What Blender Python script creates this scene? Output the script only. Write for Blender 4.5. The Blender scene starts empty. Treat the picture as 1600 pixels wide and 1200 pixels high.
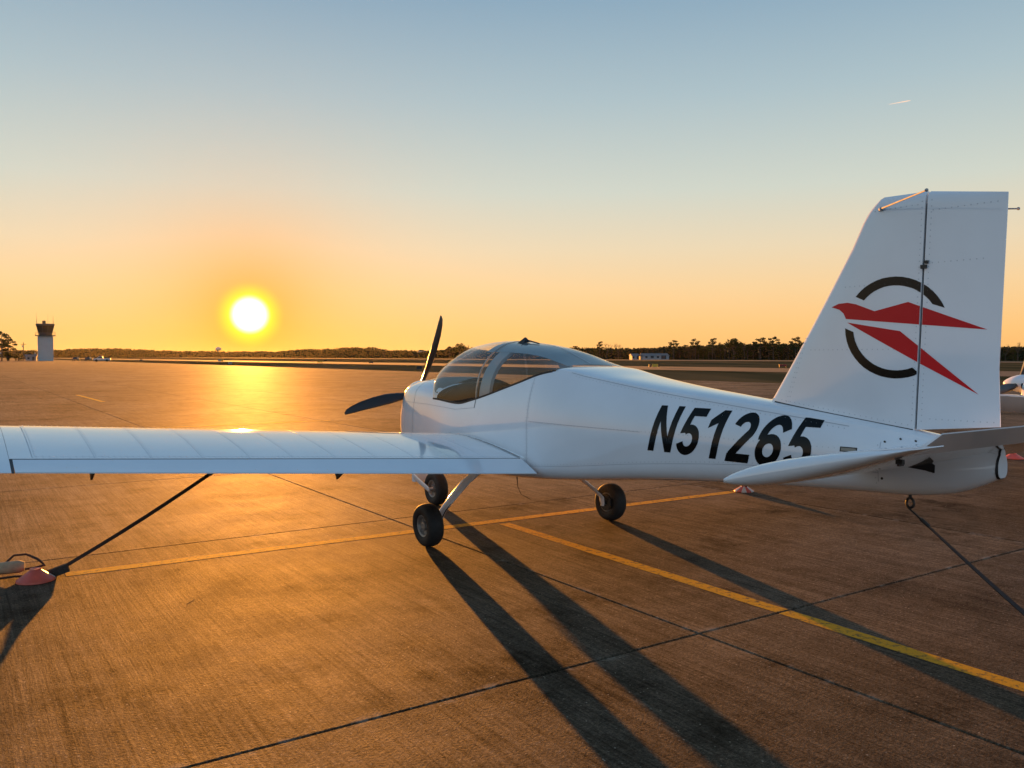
import bpy, bmesh, math, random
import numpy as np
from mathutils import Vector, Matrix
random.seed(7)
R = math.radians
SC = bpy.context.scene
COL = SC.collection

# ------------------------------------------------------------------ camera
CAM_H, FPX, PITCH = 1.62, 1305.0, math.atan(43 / 1305.0)
cd = bpy.data.cameras.new('camera')
cam = bpy.data.objects.new('camera', cd)
COL.objects.link(cam)
cd.sensor_width = 36.0
cd.lens = 36.0 * FPX / 1600.0
cd.clip_start, cd.clip_end = 0.05, 30000
cam.location = (0, 0, CAM_H)
cam.rotation_euler = (math.pi / 2 - PITCH, 0, 0)
SC.camera = cam

# ------------------------------------------------------------------ light
EXPOSURE = 1.25
SUN_EL, SUN_AZ = R(2.72), R(-17.4)          # azimuth measured from +Y towards +X
SUN_DIR = Vector((math.sin(SUN_AZ) * math.cos(SUN_EL), math.cos(SUN_AZ) * math.cos(SUN_EL), math.sin(SUN_EL)))
SKY_K = 0.5 ** EXPOSURE

def lin(c):
    return tuple(((v / 255.0) / 12.92 if v / 255.0 <= 0.04045 else ((v / 255.0 + 0.055) / 1.055) ** 2.4) for v in c)

SC.render.engine = 'CYCLES'
SC.cycles.use_denoising = True
SC.cycles.max_bounces = 8
SC.cycles.transparent_max_bounces = 12
SC.cycles.caustics_reflective = False
SC.cycles.caustics_refractive = False
SC.view_settings.view_transform = 'Standard'
SC.view_settings.look = 'None'
SC.view_settings.exposure = EXPOSURE
SC.view_settings.gamma = 1.0
SC.view_settings.use_curve_mapping = False

W = bpy.data.worlds.new('World')
SC.world = W
W.use_nodes = True
nt = W.node_tree
nt.nodes.clear()
def wn(t, **kw):
    n = nt.nodes.new(t)
    for k, v in kw.items(): setattr(n, k, v)
    return n
def wl(a, b): nt.links.new(a, b)
def wmath(op, a, b=None, c=None, clamp=False):
    n = wn('ShaderNodeMath', operation=op, use_clamp=clamp)
    for i, v in enumerate((a, b, c)):
        if v is None: continue
        if isinstance(v, (int, float)): n.inputs[i].default_value = v
        else: wl(v, n.inputs[i])
    return n.outputs[0]
def wramp(fac, stops, interp='LINEAR'):
    n = wn('ShaderNodeValToRGB')
    r = n.color_ramp
    r.interpolation = interp
    while len(r.elements) < len(stops): r.elements.new(0.5)
    for e, (p, c) in zip(r.elements, stops):
        e.position = p
        l = lin(c)
        e.color = (l[0], l[1], l[2], 1)
    wl(fac, n.inputs[0])
    return n.outputs[0]
def wmix(f, a, b):
    n = wn('ShaderNodeMix', data_type='RGBA')
    if isinstance(f, (int, float)): n.inputs[0].default_value = f
    else: wl(f, n.inputs[0])
    for i, v in ((6, a), (7, b)):
        if isinstance(v, tuple): n.inputs[i].default_value = (*v, 1)
        else: wl(v, n.inputs[i])
    return n.outputs[2]
tc = wn('ShaderNodeTexCoord')
sep = wn('ShaderNodeSeparateXYZ')
wl(tc.outputs['Generated'], sep.inputs[0])
zc = wmath('MAXIMUM', sep.outputs[2], 0.0)
front = wramp(zc, [(0.0, (252, 187, 110)), (0.03, (253, 198, 125)), (0.08, (247, 209, 156)), (0.125, (234, 214, 180)),
                   (0.19, (207, 212, 200)), (0.29, (172, 192, 199)), (0.39, (138, 168, 189)), (0.6, (106, 140, 172)), (1.0, (86, 122, 162))])
back = wramp(zc, [(0.0, (206, 211, 219)), (0.08, (201, 215, 229)), (0.2, (186, 210, 231)), (0.4, (150, 184, 213)),
                  (0.65, (110, 147, 185)), (1.0, (86, 122, 162))])
hd = wn('ShaderNodeVectorMath', operation='DOT_PRODUCT')
wl(tc.outputs['Generated'], hd.inputs[0])
hd.inputs[1].default_value = (math.sin(SUN_AZ), math.cos(SUN_AZ), 0)
az = wn('ShaderNodeMapRange', interpolation_type='SMOOTHSTEP')
wl(hd.outputs['Value'], az.inputs[0])
az.inputs[1].default_value, az.inputs[2].default_value = 0.58, -0.35
az.inputs[3].default_value, az.inputs[4].default_value = 0.0, 1.0
sky = wmix(az.outputs[0], front, back)
sd = wn('ShaderNodeVectorMath', operation='DOT_PRODUCT')
wl(tc.outputs['Generated'], sd.inputs[0])
sd.inputs[1].default_value = SUN_DIR
ang = wmath('MULTIPLY', wmath('ARCCOSINE', wmath('MINIMUM', sd.outputs['Value'], 0.9999999)), 180 / math.pi)
def wexp(scale, amp):           # amp * exp(-ang/scale)
    return wmath('MULTIPLY', wmath('EXPONENT', wmath('MULTIPLY', ang, -1.0 / scale)), amp)
sky = wmix(wexp(5.0, 0.66), sky, lin((238, 150, 48)))
sky = wmix(wmath('MINIMUM', wexp(2.8, 0.9), 1.0), sky, lin((246, 158, 12)))
halo = wn('ShaderNodeMapRange', interpolation_type='SMOOTHSTEP')
wl(ang, halo.inputs[0])
halo.inputs[1].default_value, halo.inputs[2].default_value = 2.3, 0.9
sky = wmix(halo.outputs[0], sky, (1.0, 0.95, 0.04))
disc = wn('ShaderNodeMapRange', interpolation_type='SMOOTHSTEP')
wl(ang, disc.inputs[0])
disc.inputs[1].default_value, disc.inputs[2].default_value = 1.38, 0.6
sky = wmix(disc.outputs[0], sky, (2.2, 2.2, 2.1))
bg = wn('ShaderNodeBackground')
wl(sky, bg.inputs[0])
bg.inputs[1].default_value = SKY_K
ns = wn('ShaderNodeTexSky', sky_type='NISHITA')
ns.sun_disc = False
ns.sun_elevation, ns.sun_rotation = SUN_EL, SUN_AZ
bg2 = wn('ShaderNodeBackground')
wl(ns.outputs[0], bg2.inputs[0])
bg2.inputs[1].default_value = 0.003
add = wn('ShaderNodeAddShader')
wl(bg.outputs[0], add.inputs[0]); wl(bg2.outputs[0], add.inputs[1])
wo = wn('ShaderNodeOutputWorld')
wl(add.outputs[0], wo.inputs[0])

sl = bpy.data.lights.new('sun', 'SUN')
sl.energy = 5.0
sl.color = (1.0, 0.36, 0.05)
sl.angle = R(0.53)
so = bpy.data.objects.new('sun', sl)
so.rotation_euler = SUN_DIR.to_track_quat('Z', 'Y').to_euler()
so.location = (-60, 200, 60)
COL.objects.link(so)

# ------------------------------------------------------------------ helpers
def tag(o, label=None, cat=None, group=None, kind=None):
    if label: o['label'] = label
    if cat: o['category'] = cat
    if group: o['group'] = group
    if kind: o['kind'] = kind
    return o
def thing(name, label, cat, loc=(0, 0, 0), rz=0.0, group=None):
    o = bpy.data.objects.new(name, None)
    o.empty_display_size = 0.2
    o.location = loc
    o.rotation_euler = (0, 0, rz)
    COL.objects.link(o)
    return tag(o, label, cat, group)
class MB:
    def __init__(s): s.v, s.f, s.m = [], [], []
    def add(s, vs, fs, mi=0):
        b = len(s.v)
        s.v += [tuple(map(float, p)) for p in vs]
        for f in fs:
            s.f.append(tuple(b + i for i in f)); s.m.append(mi)
        return b
    def quad(s, a, b, c, d, mi=0): s.add([a, b, c, d], [(0, 1, 2, 3)], mi)
    def box(s, x0, x1, y0, y1, z0, z1, mi=0):
        s.add([(x0, y0, z0), (x1, y0, z0), (x1, y1, z0), (x0, y1, z0), (x0, y0, z1), (x1, y0, z1), (x1, y1, z1), (x0, y1, z1)],
              [(0, 3, 2, 1), (4, 5, 6, 7), (0, 1, 5, 4), (1, 2, 6, 5), (2, 3, 7, 6), (3, 0, 4, 7)], mi)
    def grid(s, rows, closed=False, mi=0, capa=False, capb=False):
        n = len(rows[0])
        vs = [p for r in rows for p in r]
        fs = []
        for i in range(len(rows) - 1):
            for j in range(n if closed else n - 1):
                k = (j + 1) % n
                fs.append((i * n + j, i * n + k, (i + 1) * n + k, (i + 1) * n + j))
        if capa: fs.append(tuple(range(n - 1, -1, -1)))
        if capb: fs.append(tuple((len(rows) - 1) * n + j for j in range(n)))
        s.add(vs, fs, mi)
    def tube(s, pts, rad, n=8, mi=0, flat=None, cap=True):
        pts = [Vector(p) for p in pts]
        rads = rad if isinstance(rad, (list, tuple)) else [rad] * len(pts)
        rows = []
        prev = None
        for i, p in enumerate(pts):
            t = (pts[min(i + 1, len(pts) - 1)] - pts[max(i - 1, 0)]).normalized()
            if prev is None:
                u = t.orthogonal().normalized() if flat is None else (Vector(flat) - t * t.dot(Vector(flat))).normalized()
            else:
                u = (prev - t * t.dot(prev)).normalized()
            prev = u
            w = t.cross(u)
            r = rads[i]
            ra, rb = r if isinstance(r, tuple) else (r, r)
            rows.append([tuple(p + u * (ra * math.cos(2 * math.pi * k / n)) + w * (rb * math.sin(2 * math.pi * k / n))) for k in range(n)])
        s.grid(rows, True, mi, cap, cap)
    def lathe(s, prof, axis='x', c=(0, 0, 0), n=32, mi=0):
        rows = []
        for (a, r) in prof:
            row = []
            for k in range(n):
                t = 2 * math.pi * k / n
                q = (a, r * math.cos(t), r * math.sin(t)) if axis == 'x' else (r * math.cos(t), a, r * math.sin(t)) if axis == 'y' else (r * math.cos(t), r * math.sin(t), a)
                row.append((q[0] + c[0], q[1] + c[1], q[2] + c[2]))
            rows.append(row)
        s.grid(rows, True, mi)
    def build(s, name, mats, parent=None, smooth=True, angle=40, loc=None, fix=True):
        me = bpy.data.meshes.new(name)
        me.from_pydata(s.v, [], s.f)
        mats = mats if isinstance(mats, (list, tuple)) else [mats]
        for m in mats: me.materials.append(m)
        me.polygons.foreach_set('material_index', s.m)
        me.update()
        if fix:
            bm = bmesh.new(); bm.from_mesh(me)
            bmesh.ops.remove_doubles(bm, verts=bm.verts, dist=1e-5)
            bmesh.ops.recalc_face_normals(bm, faces=bm.faces)
            bm.to_mesh(me); bm.free()
        if smooth:
            me.polygons.foreach_set('use_smooth', [True] * len(me.polygons))
            me.set_sharp_from_angle(angle=R(angle))
        o = bpy.data.objects.new(name, me)
        COL.objects.link(o)
        if parent is not None: o.parent = parent
        if loc is not None: o.location = loc
        return o
def copy_tree(o, parent=None, skip=()):
    c = o.copy(); COL.objects.link(c)
    if parent is not None: c.parent = parent
    for ch in list(o.children):
        if ch.name.split('.')[0] in skip: continue
        copy_tree(ch, c, skip)
    return c

# ------------------------------------------------------------------ materials
def material(name, col, rough=0.6, metal=0.0, spec=0.5, coat=0.0, var=0.0, vscale=8.0, bump=0.0, bscale=60.0, rvar=0.0, emit=None):
    m = bpy.data.materials.new(name); m.use_nodes = True
    n, l = m.node_tree.nodes, m.node_tree.links
    b = n['Principled BSDF']
    b.inputs['Base Color'].default_value = (*col, 1)
    b.inputs['Roughness'].default_value = rough
    b.inputs['Metallic'].default_value = metal
    b.inputs['Specular IOR Level'].default_value = spec
    b.inputs['Coat Weight'].default_value = coat
    if coat: b.inputs['Coat Roughness'].default_value = 0.04
    if var or rvar or bump:
        t = n.new('ShaderNodeTexCoord')
    if var or rvar:
        ns_ = n.new('ShaderNodeTexNoise'); ns_.inputs['Scale'].default_value = vscale; ns_.inputs['Detail'].default_value = 6
        l.new(t.outputs['Object'], ns_.inputs['Vector'])
    if var:
        mr = n.new('ShaderNodeMapRange'); mr.inputs[1].default_value, mr.inputs[2].default_value = 0.3, 0.7
        mr.inputs[3].default_value, mr.inputs[4].default_value = 1 - var, 1 + var
        l.new(ns_.outputs['Fac'], mr.inputs[0])
        mx = n.new('ShaderNodeMix'); mx.data_type = 'RGBA'; mx.blend_type = 'MULTIPLY'; mx.inputs[0].default_value = 1
        mx.inputs[6].default_value = (*col, 1); l.new(mr.outputs[0], mx.inputs[7]); l.new(mx.outputs[2], b.inputs['Base Color'])
    if rvar:
        mr2 = n.new('ShaderNodeMapRange'); mr2.inputs[1].default_value, mr2.inputs[2].default_value = 0.3, 0.7
        mr2.inputs[3].default_value, mr2.inputs[4].default_value = max(0.0, rough - rvar), rough + rvar
        l.new(ns_.outputs['Fac'], mr2.inputs[0]); l.new(mr2.outputs[0], b.inputs['Roughness'])
    if bump:
        nb = n.new('ShaderNodeTexNoise'); nb.inputs['Scale'].default_value = bscale; nb.inputs['Detail'].default_value = 4
        l.new(t.outputs['Object'], nb.inputs['Vector'])
        bp = n.new('ShaderNodeBump'); bp.inputs['Strength'].default_value = bump; bp.inputs['Distance'].default_value = 0.01
        l.new(nb.outputs['Fac'], bp.inputs['Height']); l.new(bp.outputs[0], b.inputs['Normal'])
    return m
M_WHITE = material('white_paint', (0.84, 0.852, 0.86), 0.09, coat=0.6, var=0.03, vscale=3, rvar=0.04, bump=0.012, bscale=2.0)
M_CORE = material('seam_grey', (0.46, 0.47, 0.49), 0.5)
M_SEAL_GAP = material('black_seal_gap_shade', (0.015, 0.016, 0.018), 0.5)  # black rubber parts; also the shade painted into the control surface gaps
M_BLACK = material('black_vinyl', (0.004, 0.005, 0.005), 0.12, spec=0.22)
M_RED = material('red_vinyl', (0.66, 0.010, 0.016), 0.25, spec=0.25)
M_PROP = material('dark_carbon', (0.018, 0.015, 0.012), 0.28)
M_TYRE = material('tyre_rubber', (0.022, 0.02, 0.018), 0.7, var=0.25, vscale=30, bump=0.15, bscale=150)
M_RIM = material('grey_wheel_metal', (0.30, 0.29, 0.27), 0.45, metal=0.4, var=0.2, vscale=25)
M_STEEL = material('worn_steel', (0.35, 0.34, 0.33), 0.4, metal=0.8, var=0.2, vscale=30)
M_DARKSTEEL = material('dark_steel', (0.05, 0.045, 0.04), 0.5, metal=0.5, var=0.3, vscale=40)
M_INT = material('dark_interior', (0.018, 0.015, 0.011), 0.8, var=0.2, vscale=10)
M_SEAT = material('brown_seat', (0.05, 0.035, 0.022), 0.6, var=0.2, vscale=14, bump=0.2, bscale=120)
M_GREY = material('grey_interior', (0.34, 0.35, 0.35), 0.5)
M_ROLL = material('roll_bar_grey', (0.36, 0.38, 0.39), 0.45)
M_GLARE = material('glareshield_grey', (0.16, 0.16, 0.15), 0.8)
M_SHADE = material('shade_fabric', (0.30, 0.34, 0.36), 0.8)
M_PLATE = material('plate_brown', (0.30, 0.26, 0.20), 0.4)
M_STRAP = material('dark_webbing', (0.035, 0.022, 0.018), 0.8, var=0.3, vscale=60, bump=0.3, bscale=300)
M_ORANGE = material('orange_plastic', (0.62, 0.10, 0.06), 0.45, var=0.12, vscale=20)
M_WPLAST = material('white_plastic', (0.62, 0.58, 0.52), 0.45, var=0.1, vscale=20)
M_TAN = material('tan_rubber', (0.42, 0.32, 0.19), 0.6, var=0.25, vscale=15, bump=0.3, bscale=80)
M_RIVET = material('rivet', (0.58, 0.59, 0.60), 0.35)

def glass_mat():
    m = bpy.data.materials.new('canopy_glass'); m.use_nodes = True
    n, l = m.node_tree.nodes, m.node_tree.links
    n.clear()
    out = n.new('ShaderNodeOutputMaterial')
    tr = n.new('ShaderNodeBsdfTransparent'); tr.inputs[0].default_value = (0.86, 0.88, 0.86, 1)
    gl = n.new('ShaderNodeBsdfGlossy'); gl.inputs[0].default_value = (1, 1, 1, 1); gl.inputs['Roughness'].default_value = 0.03
    df = n.new('ShaderNodeBsdfDiffuse'); df.inputs[0].default_value = (0.5, 0.5, 0.5, 1)
    lw = n.new('ShaderNodeLayerWeight'); lw.inputs[0].default_value = 0.5
    pw = n.new('ShaderNodeMath'); pw.operation = 'POWER'; l.new(lw.outputs['Facing'], pw.inputs[0]); pw.inputs[1].default_value = 5.0
    fr = n.new('ShaderNodeMath'); fr.operation = 'MULTIPLY_ADD'; l.new(pw.outputs[0], fr.inputs[0]); fr.inputs[1].default_value = 0.9; fr.inputs[2].default_value = 0.03
    mx = n.new('ShaderNodeMixShader'); mx2 = n.new('ShaderNodeMixShader')
    mx2.inputs[0].default_value = 0.012
    l.new(fr.outputs[0], mx.inputs[0]); l.new(tr.outputs[0], mx.inputs[1]); l.new(gl.outputs[0], mx.inputs[2])
    l.new(mx.outputs[0], mx2.inputs[1]); l.new(df.outputs[0], mx2.inputs[2]); l.new(mx2.outputs[0], out.inputs[0])
    return m
M_GLASS = glass_mat()

GRID_A = R(33.8)                        # direction of the joints that run right and away
UA = Vector((math.cos(GRID_A), math.sin(GRID_A), 0))      # along A
UN = Vector((-math.sin(GRID_A), math.cos(GRID_A), 0))     # across A (along B, away)
NA0, NB0, SLAB = 3.41, 3.60, 4.13       # offsets of one joint of each family, pitch of the joints

def concrete(name, far_joints):
    m = bpy.data.materials.new(name); m.use_nodes = True
    n, l = m.node_tree.nodes, m.node_tree.links
    b = n['Principled BSDF']
    geo = n.new('ShaderNodeNewGeometry')
    mp = n.new('ShaderNodeMapping'); mp.vector_type = 'POINT'
    mp.inputs['Rotation'].default_value = (0, 0, -GRID_A)
    l.new(geo.outputs['Position'], mp.inputs[0])
    def noise(scale, detail=6, rough=0.6, vec=None):
        t = n.new('ShaderNodeTexNoise'); t.inputs['Scale'].default_value = scale; t.inputs['Detail'].default_value = detail
        t.inputs['Roughness'].default_value = rough
        l.new(vec or mp.outputs[0], t.inputs['Vector']); return t.outputs['Fac']
    def stretch(sx, sy):
        s = n.new('ShaderNodeMapping'); s.inputs['Scale'].default_value = (sx, sy, 1); l.new(mp.outputs[0], s.inputs[0]); return s.outputs[0]
    def rng(v, a, b_, c, d):
        r = n.new('ShaderNodeMapRange'); r.inputs[1].default_value, r.inputs[2].default_value = a, b_
        r.inputs[3].default_value, r.inputs[4].default_value = c, d; l.new(v, r.inputs[0]); return r.outputs[0]
    def mul(a, b_):
        x = n.new('ShaderNodeMath'); x.operation = 'MULTIPLY'; l.new(a, x.inputs[0])
        if isinstance(b_, float): x.inputs[1].default_value = b_
        else: l.new(b_, x.inputs[1])
        return x.outputs[0]
    def addn(a, b_):
        x = n.new('ShaderNodeMath'); x.operation = 'ADD'; l.new(a, x.inputs[0]); l.new(b_, x.inputs[1]); return x.outputs[0]
    blotch = rng(noise(0.5, 8, 0.65), 0.3, 0.7, 0.50, 1.30)
    mid = rng(noise(4.0, 8, 0.7), 0.3, 0.7, 0.82, 1.15)
    grain = mul(rng(noise(170.0, 3, 0.7), 0.3, 0.7, 0.5, 1.5), mul(rng(noise(62.0, 3, 0.7), 0.3, 0.7, 0.5, 1.5), rng(noise(24.0, 4, 0.7), 0.3, 0.7, 0.72, 1.28)))
    brush = mul(rng(noise(1.0, 5, 0.75, stretch(45.0, 0.9)), 0.34, 0.66, 0.58, 1.38), rng(noise(1.0, 4, 0.7, stretch(7.0, 0.35)), 0.32, 0.68, 0.80, 1.18))
    stain = rng(noise(1.3, 5, 0.7), 0.54, 0.68, 1.0, 0.45)
    brush = mul(brush, stain)
    fac = mul(mul(mul(blotch, mid), grain), brush)
    # a pale stone here and there in the worn surface
    vo = n.new('ShaderNodeTexVoronoi'); vo.inputs['Scale'].default_value = 48.0; l.new(mp.outputs[0], vo.inputs['Vector'])
    spk = rng(vo.outputs['Distance'], 0.12, 0.24, 1.0, 0.0)
    hs = n.new('ShaderNodeSeparateColor'); l.new(vo.outputs['Color'], hs.inputs[0])
    spk = mul(spk, rng(hs.outputs[0], 0.86, 1.0, 0.0, 0.8))
    info = n.new('ShaderNodeObjectInfo')
    tint = rng(info.outputs['Random'], 0.0, 1.0, 0.78, 1.14)
    fac = mul(fac, tint)
    cm = n.new('ShaderNodeMix'); cm.data_type = 'RGBA'; cm.blend_type = 'MULTIPLY'; cm.inputs[0].default_value = 1
    cm.inputs[6].default_value = (0.098, 0.068, 0.040, 1); l.new(fac, cm.inputs[7])
    cs = n.new('ShaderNodeMix'); cs.data_type = 'RGBA'; l.new(spk, cs.inputs[0]); l.new(cm.outputs[2], cs.inputs[6]); cs.inputs[7].default_value = (0.55, 0.45, 0.32, 1)
    col = cs.outputs[2]
    if not far_joints:                       # crumbled pale edges along the joints
        oc = n.new('ShaderNodeTexCoord'); so_ = n.new('ShaderNodeSeparateXYZ'); l.new(oc.outputs['Object'], so_.inputs[0])
        ax = n.new('ShaderNodeMath'); ax.operation = 'ABSOLUTE'; l.new(so_.outputs[0], ax.inputs[0])
        ay = n.new('ShaderNodeMath'); ay.operation = 'ABSOLUTE'; l.new(so_.outputs[1], ay.inputs[0])
        mxe = n.new('ShaderNodeMath'); mxe.operation = 'MAXIMUM'; l.new(ax.outputs[0], mxe.inputs[0]); l.new(ay.outputs[0], mxe.inputs[1])
        ed = rng(mxe.outputs[0], SLAB / 2 - 0.06, SLAB / 2 - 0.01, 0.0, 1.0)
        pe = mul(ed, rng(noise(5.0, 6, 0.75), 0.52, 0.64, 0.0, 0.75))
        ce = n.new('ShaderNodeMix'); ce.data_type = 'RGBA'; l.new(pe, ce.inputs[0]); l.new(col, ce.inputs[6]); ce.inputs[7].default_value = (0.30, 0.25, 0.19, 1)
        col = ce.outputs[2]
    if far_joints:
        sp = n.new('ShaderNodeSeparateXYZ'); l.new(mp.outputs[0], sp.inputs[0])
        def joint(v, off):
            a = n.new('ShaderNodeMath'); a.operation = 'SUBTRACT'; l.new(v, a.inputs[0]); a.inputs[1].default_value = off
            p = n.new('ShaderNodeMath'); p.operation = 'PINGPONG'; l.new(a.outputs[0], p.inputs[0]); p.inputs[1].default_value = SLAB / 2
            return rng(p.outputs[0], 0.012, 0.025, 0.8, 0.0)
        mxj = n.new('ShaderNodeMath'); mxj.operation = 'MAXIMUM'
        l.new(joint(sp.outputs[0], NB0), mxj.inputs[0]); l.new(joint(sp.outputs[1], NA0), mxj.inputs[1])
        cj = n.new('ShaderNodeMix'); cj.data_type = 'RGBA'; l.new(mxj.outputs[0], cj.inputs[0]); l.new(col, cj.inputs[6]); cj.inputs[7].default_value = (0.05, 0.04, 0.03, 1)
        col = cj.outputs[2]
    l.new(col, b.inputs['Base Color'])
    l.new(rng(fac, 0.25, 1.8, 0.02, 0.43), b.inputs['Specular IOR Level'])
    l.new(rng(noise(2.2, 5, 0.6), 0.3, 0.7, 0.75, 0.82), b.inputs['Roughness'])
    bp = n.new('ShaderNodeBump'); bp.inputs['Strength'].default_value = 0.55; bp.inputs['Distance'].default_value = 0.005
    hgt = addn(addn(addn(noise(210.0, 3, 0.7), mul(noise(75.0, 2, 0.6), 1.6)), mul(noise(1.0, 4, 0.7, stretch(60.0, 1.5)), 0.9)), mul(noise(9.0, 4), 0.6))
    l.new(hgt, bp.inputs['Height']); l.new(bp.outputs[0], b.inputs['Normal'])
    return m
M_CONC = concrete('apron_concrete', False)
M_CONCFAR = concrete('apron_concrete_far', True)
M_JOINT = material('joint_sealant', (0.022, 0.018, 0.016), 0.7, var=0.3, vscale=6)
M_TAXI = material('taxiway_concrete', (0.15, 0.11, 0.075), 0.9, spec=0.12, var=0.15, vscale=0.25)
def grass_mat():
    m = material('dry_grass', (0.10, 0.075, 0.034), 1.0, spec=0.0)
    n, l = m.node_tree.nodes, m.node_tree.links
    b = n['Principled BSDF']
    geo = n.new('ShaderNodeNewGeometry')
    mp = n.new('ShaderNodeMapping'); mp.inputs['Rotation'].default_value = (0, 0, -GRID_A); mp.inputs['Scale'].default_value = (0.09, 0.012, 1)
    l.new(geo.outputs['Position'], mp.inputs[0])
    t = n.new('ShaderNodeTexNoise'); t.inputs['Scale'].default_value = 1.0; t.inputs['Detail'].default_value = 8; l.new(mp.outputs[0], t.inputs['Vector'])
    r = n.new('ShaderNodeValToRGB'); r.color_ramp.elements[0].position = 0.36; r.color_ramp.elements[1].position = 0.62
    r.color_ramp.elements[0].color = (0.055, 0.052, 0.024, 1); r.color_ramp.elements[1].color = (0.15, 0.10, 0.045, 1)
    l.new(t.outputs['Fac'], r.inputs[0]); l.new(r.outputs[0], b.inputs['Base Color'])
    return m
M_GRASS = grass_mat()
def yellow_mat():
    m = bpy.data.materials.new('worn_yellow_paint'); m.use_nodes = True
    n, l = m.node_tree.nodes, m.node_tree.links
    b = n['Principled BSDF']
    t = n.new('ShaderNodeTexNoise'); t.inputs['Scale'].default_value = 18; t.inputs['Detail'].default_value = 9; t.inputs['Roughness'].default_value = 0.75
    g = n.new('ShaderNodeNewGeometry'); l.new(g.outputs['Position'], t.inputs['Vector'])
    r = n.new('ShaderNodeValToRGB'); e = r.color_ramp.elements
    e[0].position, e[1].position = 0.36, 0.50
    e[0].color = (0.12, 0.08, 0.04, 1); e[1].color = (0.80, 0.37, 0.012, 1)
    l.new(t.outputs['Fac'], r.inputs[0]); l.new(r.outputs[0], b.inputs['Base Color'])
    b.inputs['Roughness'].default_value = 0.8; b.inputs['Specular IOR Level'].default_value = 0.2
    t2 = n.new('ShaderNodeTexNoise'); t2.inputs['Scale'].default_value = 200; l.new(g.outputs['Position'], t2.inputs['Vector'])
    bp = n.new('ShaderNodeBump'); bp.inputs['Strength'].default_value = 0.5; bp.inputs['Distance'].default_value = 0.004
    l.new(t2.outputs['Fac'], bp.inputs['Height']); l.new(bp.outputs[0], b.inputs['Normal'])
    return m
M_YELLOW = yellow_mat()

# ------------------------------------------------------------------ ground
def gp(a, b, z=0.0):                    # grid coordinates (along A, across A) -> world
    p = UA * a + UN * b
    return (p.x, p.y, z)
def rect(mb, a0, a1, b0, b1, z, mi=0):
    mb.quad(gp(a0, b0, z), gp(a1, b0, z), gp(a1, b1, z), gp(a0, b1, z), mi)
APRON_A1 = NB0 + SLAB * 9 + 0.8         # far edge of the apron (a joint direction)
mb = MB()
S = 6000
mb.quad((-S, -S, -0.05), (S, -S, -0.05), (S, S, -0.05), (-S, S, -0.05))
g = mb.build('grass_field', M_GRASS, smooth=False)
tag(g, 'dry brown and green grass field round the airfield pavements', 'ground', kind='structure')
# which cells become slab objects: the 300 nearest that the camera sees
cells = []
I0, I1, J0, J1 = -16, 10, -4, 44
for i in range(I0, I1):
    for j in range(J0, J1):
        if i >= 9: continue
        a, b = NB0 + (i + 0.5) * SLAB, NA0 + (j + 0.5) * SLAB
        p = UA * a + UN * b
        vis = p.y > 0.5 and abs(p.x) < 0.64 * p.y + 3.2
        cells.append((not vis, p.length, i, j))
cells.sort()
near = {(c[2], c[3]) for c in cells[:296] if not c[0]}
mb = MB()
def cell_rect(i0, i1, j0, j1, z, mi):
    rect(mb, NB0 + i0 * SLAB, NB0 + i1 * SLAB, NA0 + j0 * SLAB, NA0 + j1 * SLAB, z, mi)
ring = set()
for (i, j) in near:
    cell_rect(i, i + 1, j, j + 1, -0.014, 1)
for _, _, i, j in cells:
    if (i, j) not in near: cell_rect(i, i + 1, j, j + 1, 0.0, 0)
A_LO, B_LO, B_HI = -600, -120, 900
cell_rect(I0, 9, (B_LO) // 4, J0, 0.0, 0)
rect(mb, A_LO, NB0 + I0 * SLAB, NA0 + (B_LO // 4) * SLAB, NA0 + J1 * SLAB, 0.0, 0)
rect(mb, A_LO, NB0 + 9 * SLAB, NA0 + J1 * SLAB, B_HI, 0.0, 0)
rect(mb, NB0 + 9 * SLAB, APRON_A1, NA0 + (B_LO // 4) * SLAB, B_HI, 0.0, 0)
apron = mb.build('apron', [M_CONCFAR, M_JOINT], smooth=False, fix=False)
tag(apron, 'broad brown concrete parking apron laid in square slabs with dark joints', 'apron', kind='structure')
def slab_mesh(k):
    h, g_, e = SLAB / 2 - 0.006, 0.012, 0.006
    mb = MB()
    rr = random.Random(k)
    def ringp(r, z): return [(-r, -r, z), (r, -r, z), (r, r, z), (-r, r, z)]
    mb.grid([ringp(h, -0.03), ringp(h, -0.006), ringp(h - e, 0.0)], True)
    mb.add(ringp(h - e, 0.0), [(0, 1, 2, 3)])
    o = mb.build('slab', M_CONC, smooth=False)
    me = o.data; bpy.data.objects.remove(o)
    return me
slab_me = slab_mesh(0)
for (i, j) in sorted(near):
    o = bpy.data.objects.new('slab', slab_me)
    o.location = gp(NB0 + (i + 0.5) * SLAB, NA0 + (j + 0.5) * SLAB, 0)
    o.rotation_euler = (0, 0, GRID_A)
    COL.objects.link(o); o.parent = apron
mb = MB(); rect(mb, 72.0, 97.0, -400, 3500, -0.02)
tag(mb.build('taxiway', M_TAXI, smooth=False), 'pale concrete taxiway strip beyond the first band of grass', 'taxiway', kind='structure')
mb = MB(); rect(mb, 236.0, 288.0, -400, 4000, -0.016)
tag(mb.build('runway', M_TAXI, smooth=False), 'narrow pale runway strip in front of the far trees', 'runway', kind='structure')

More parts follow.
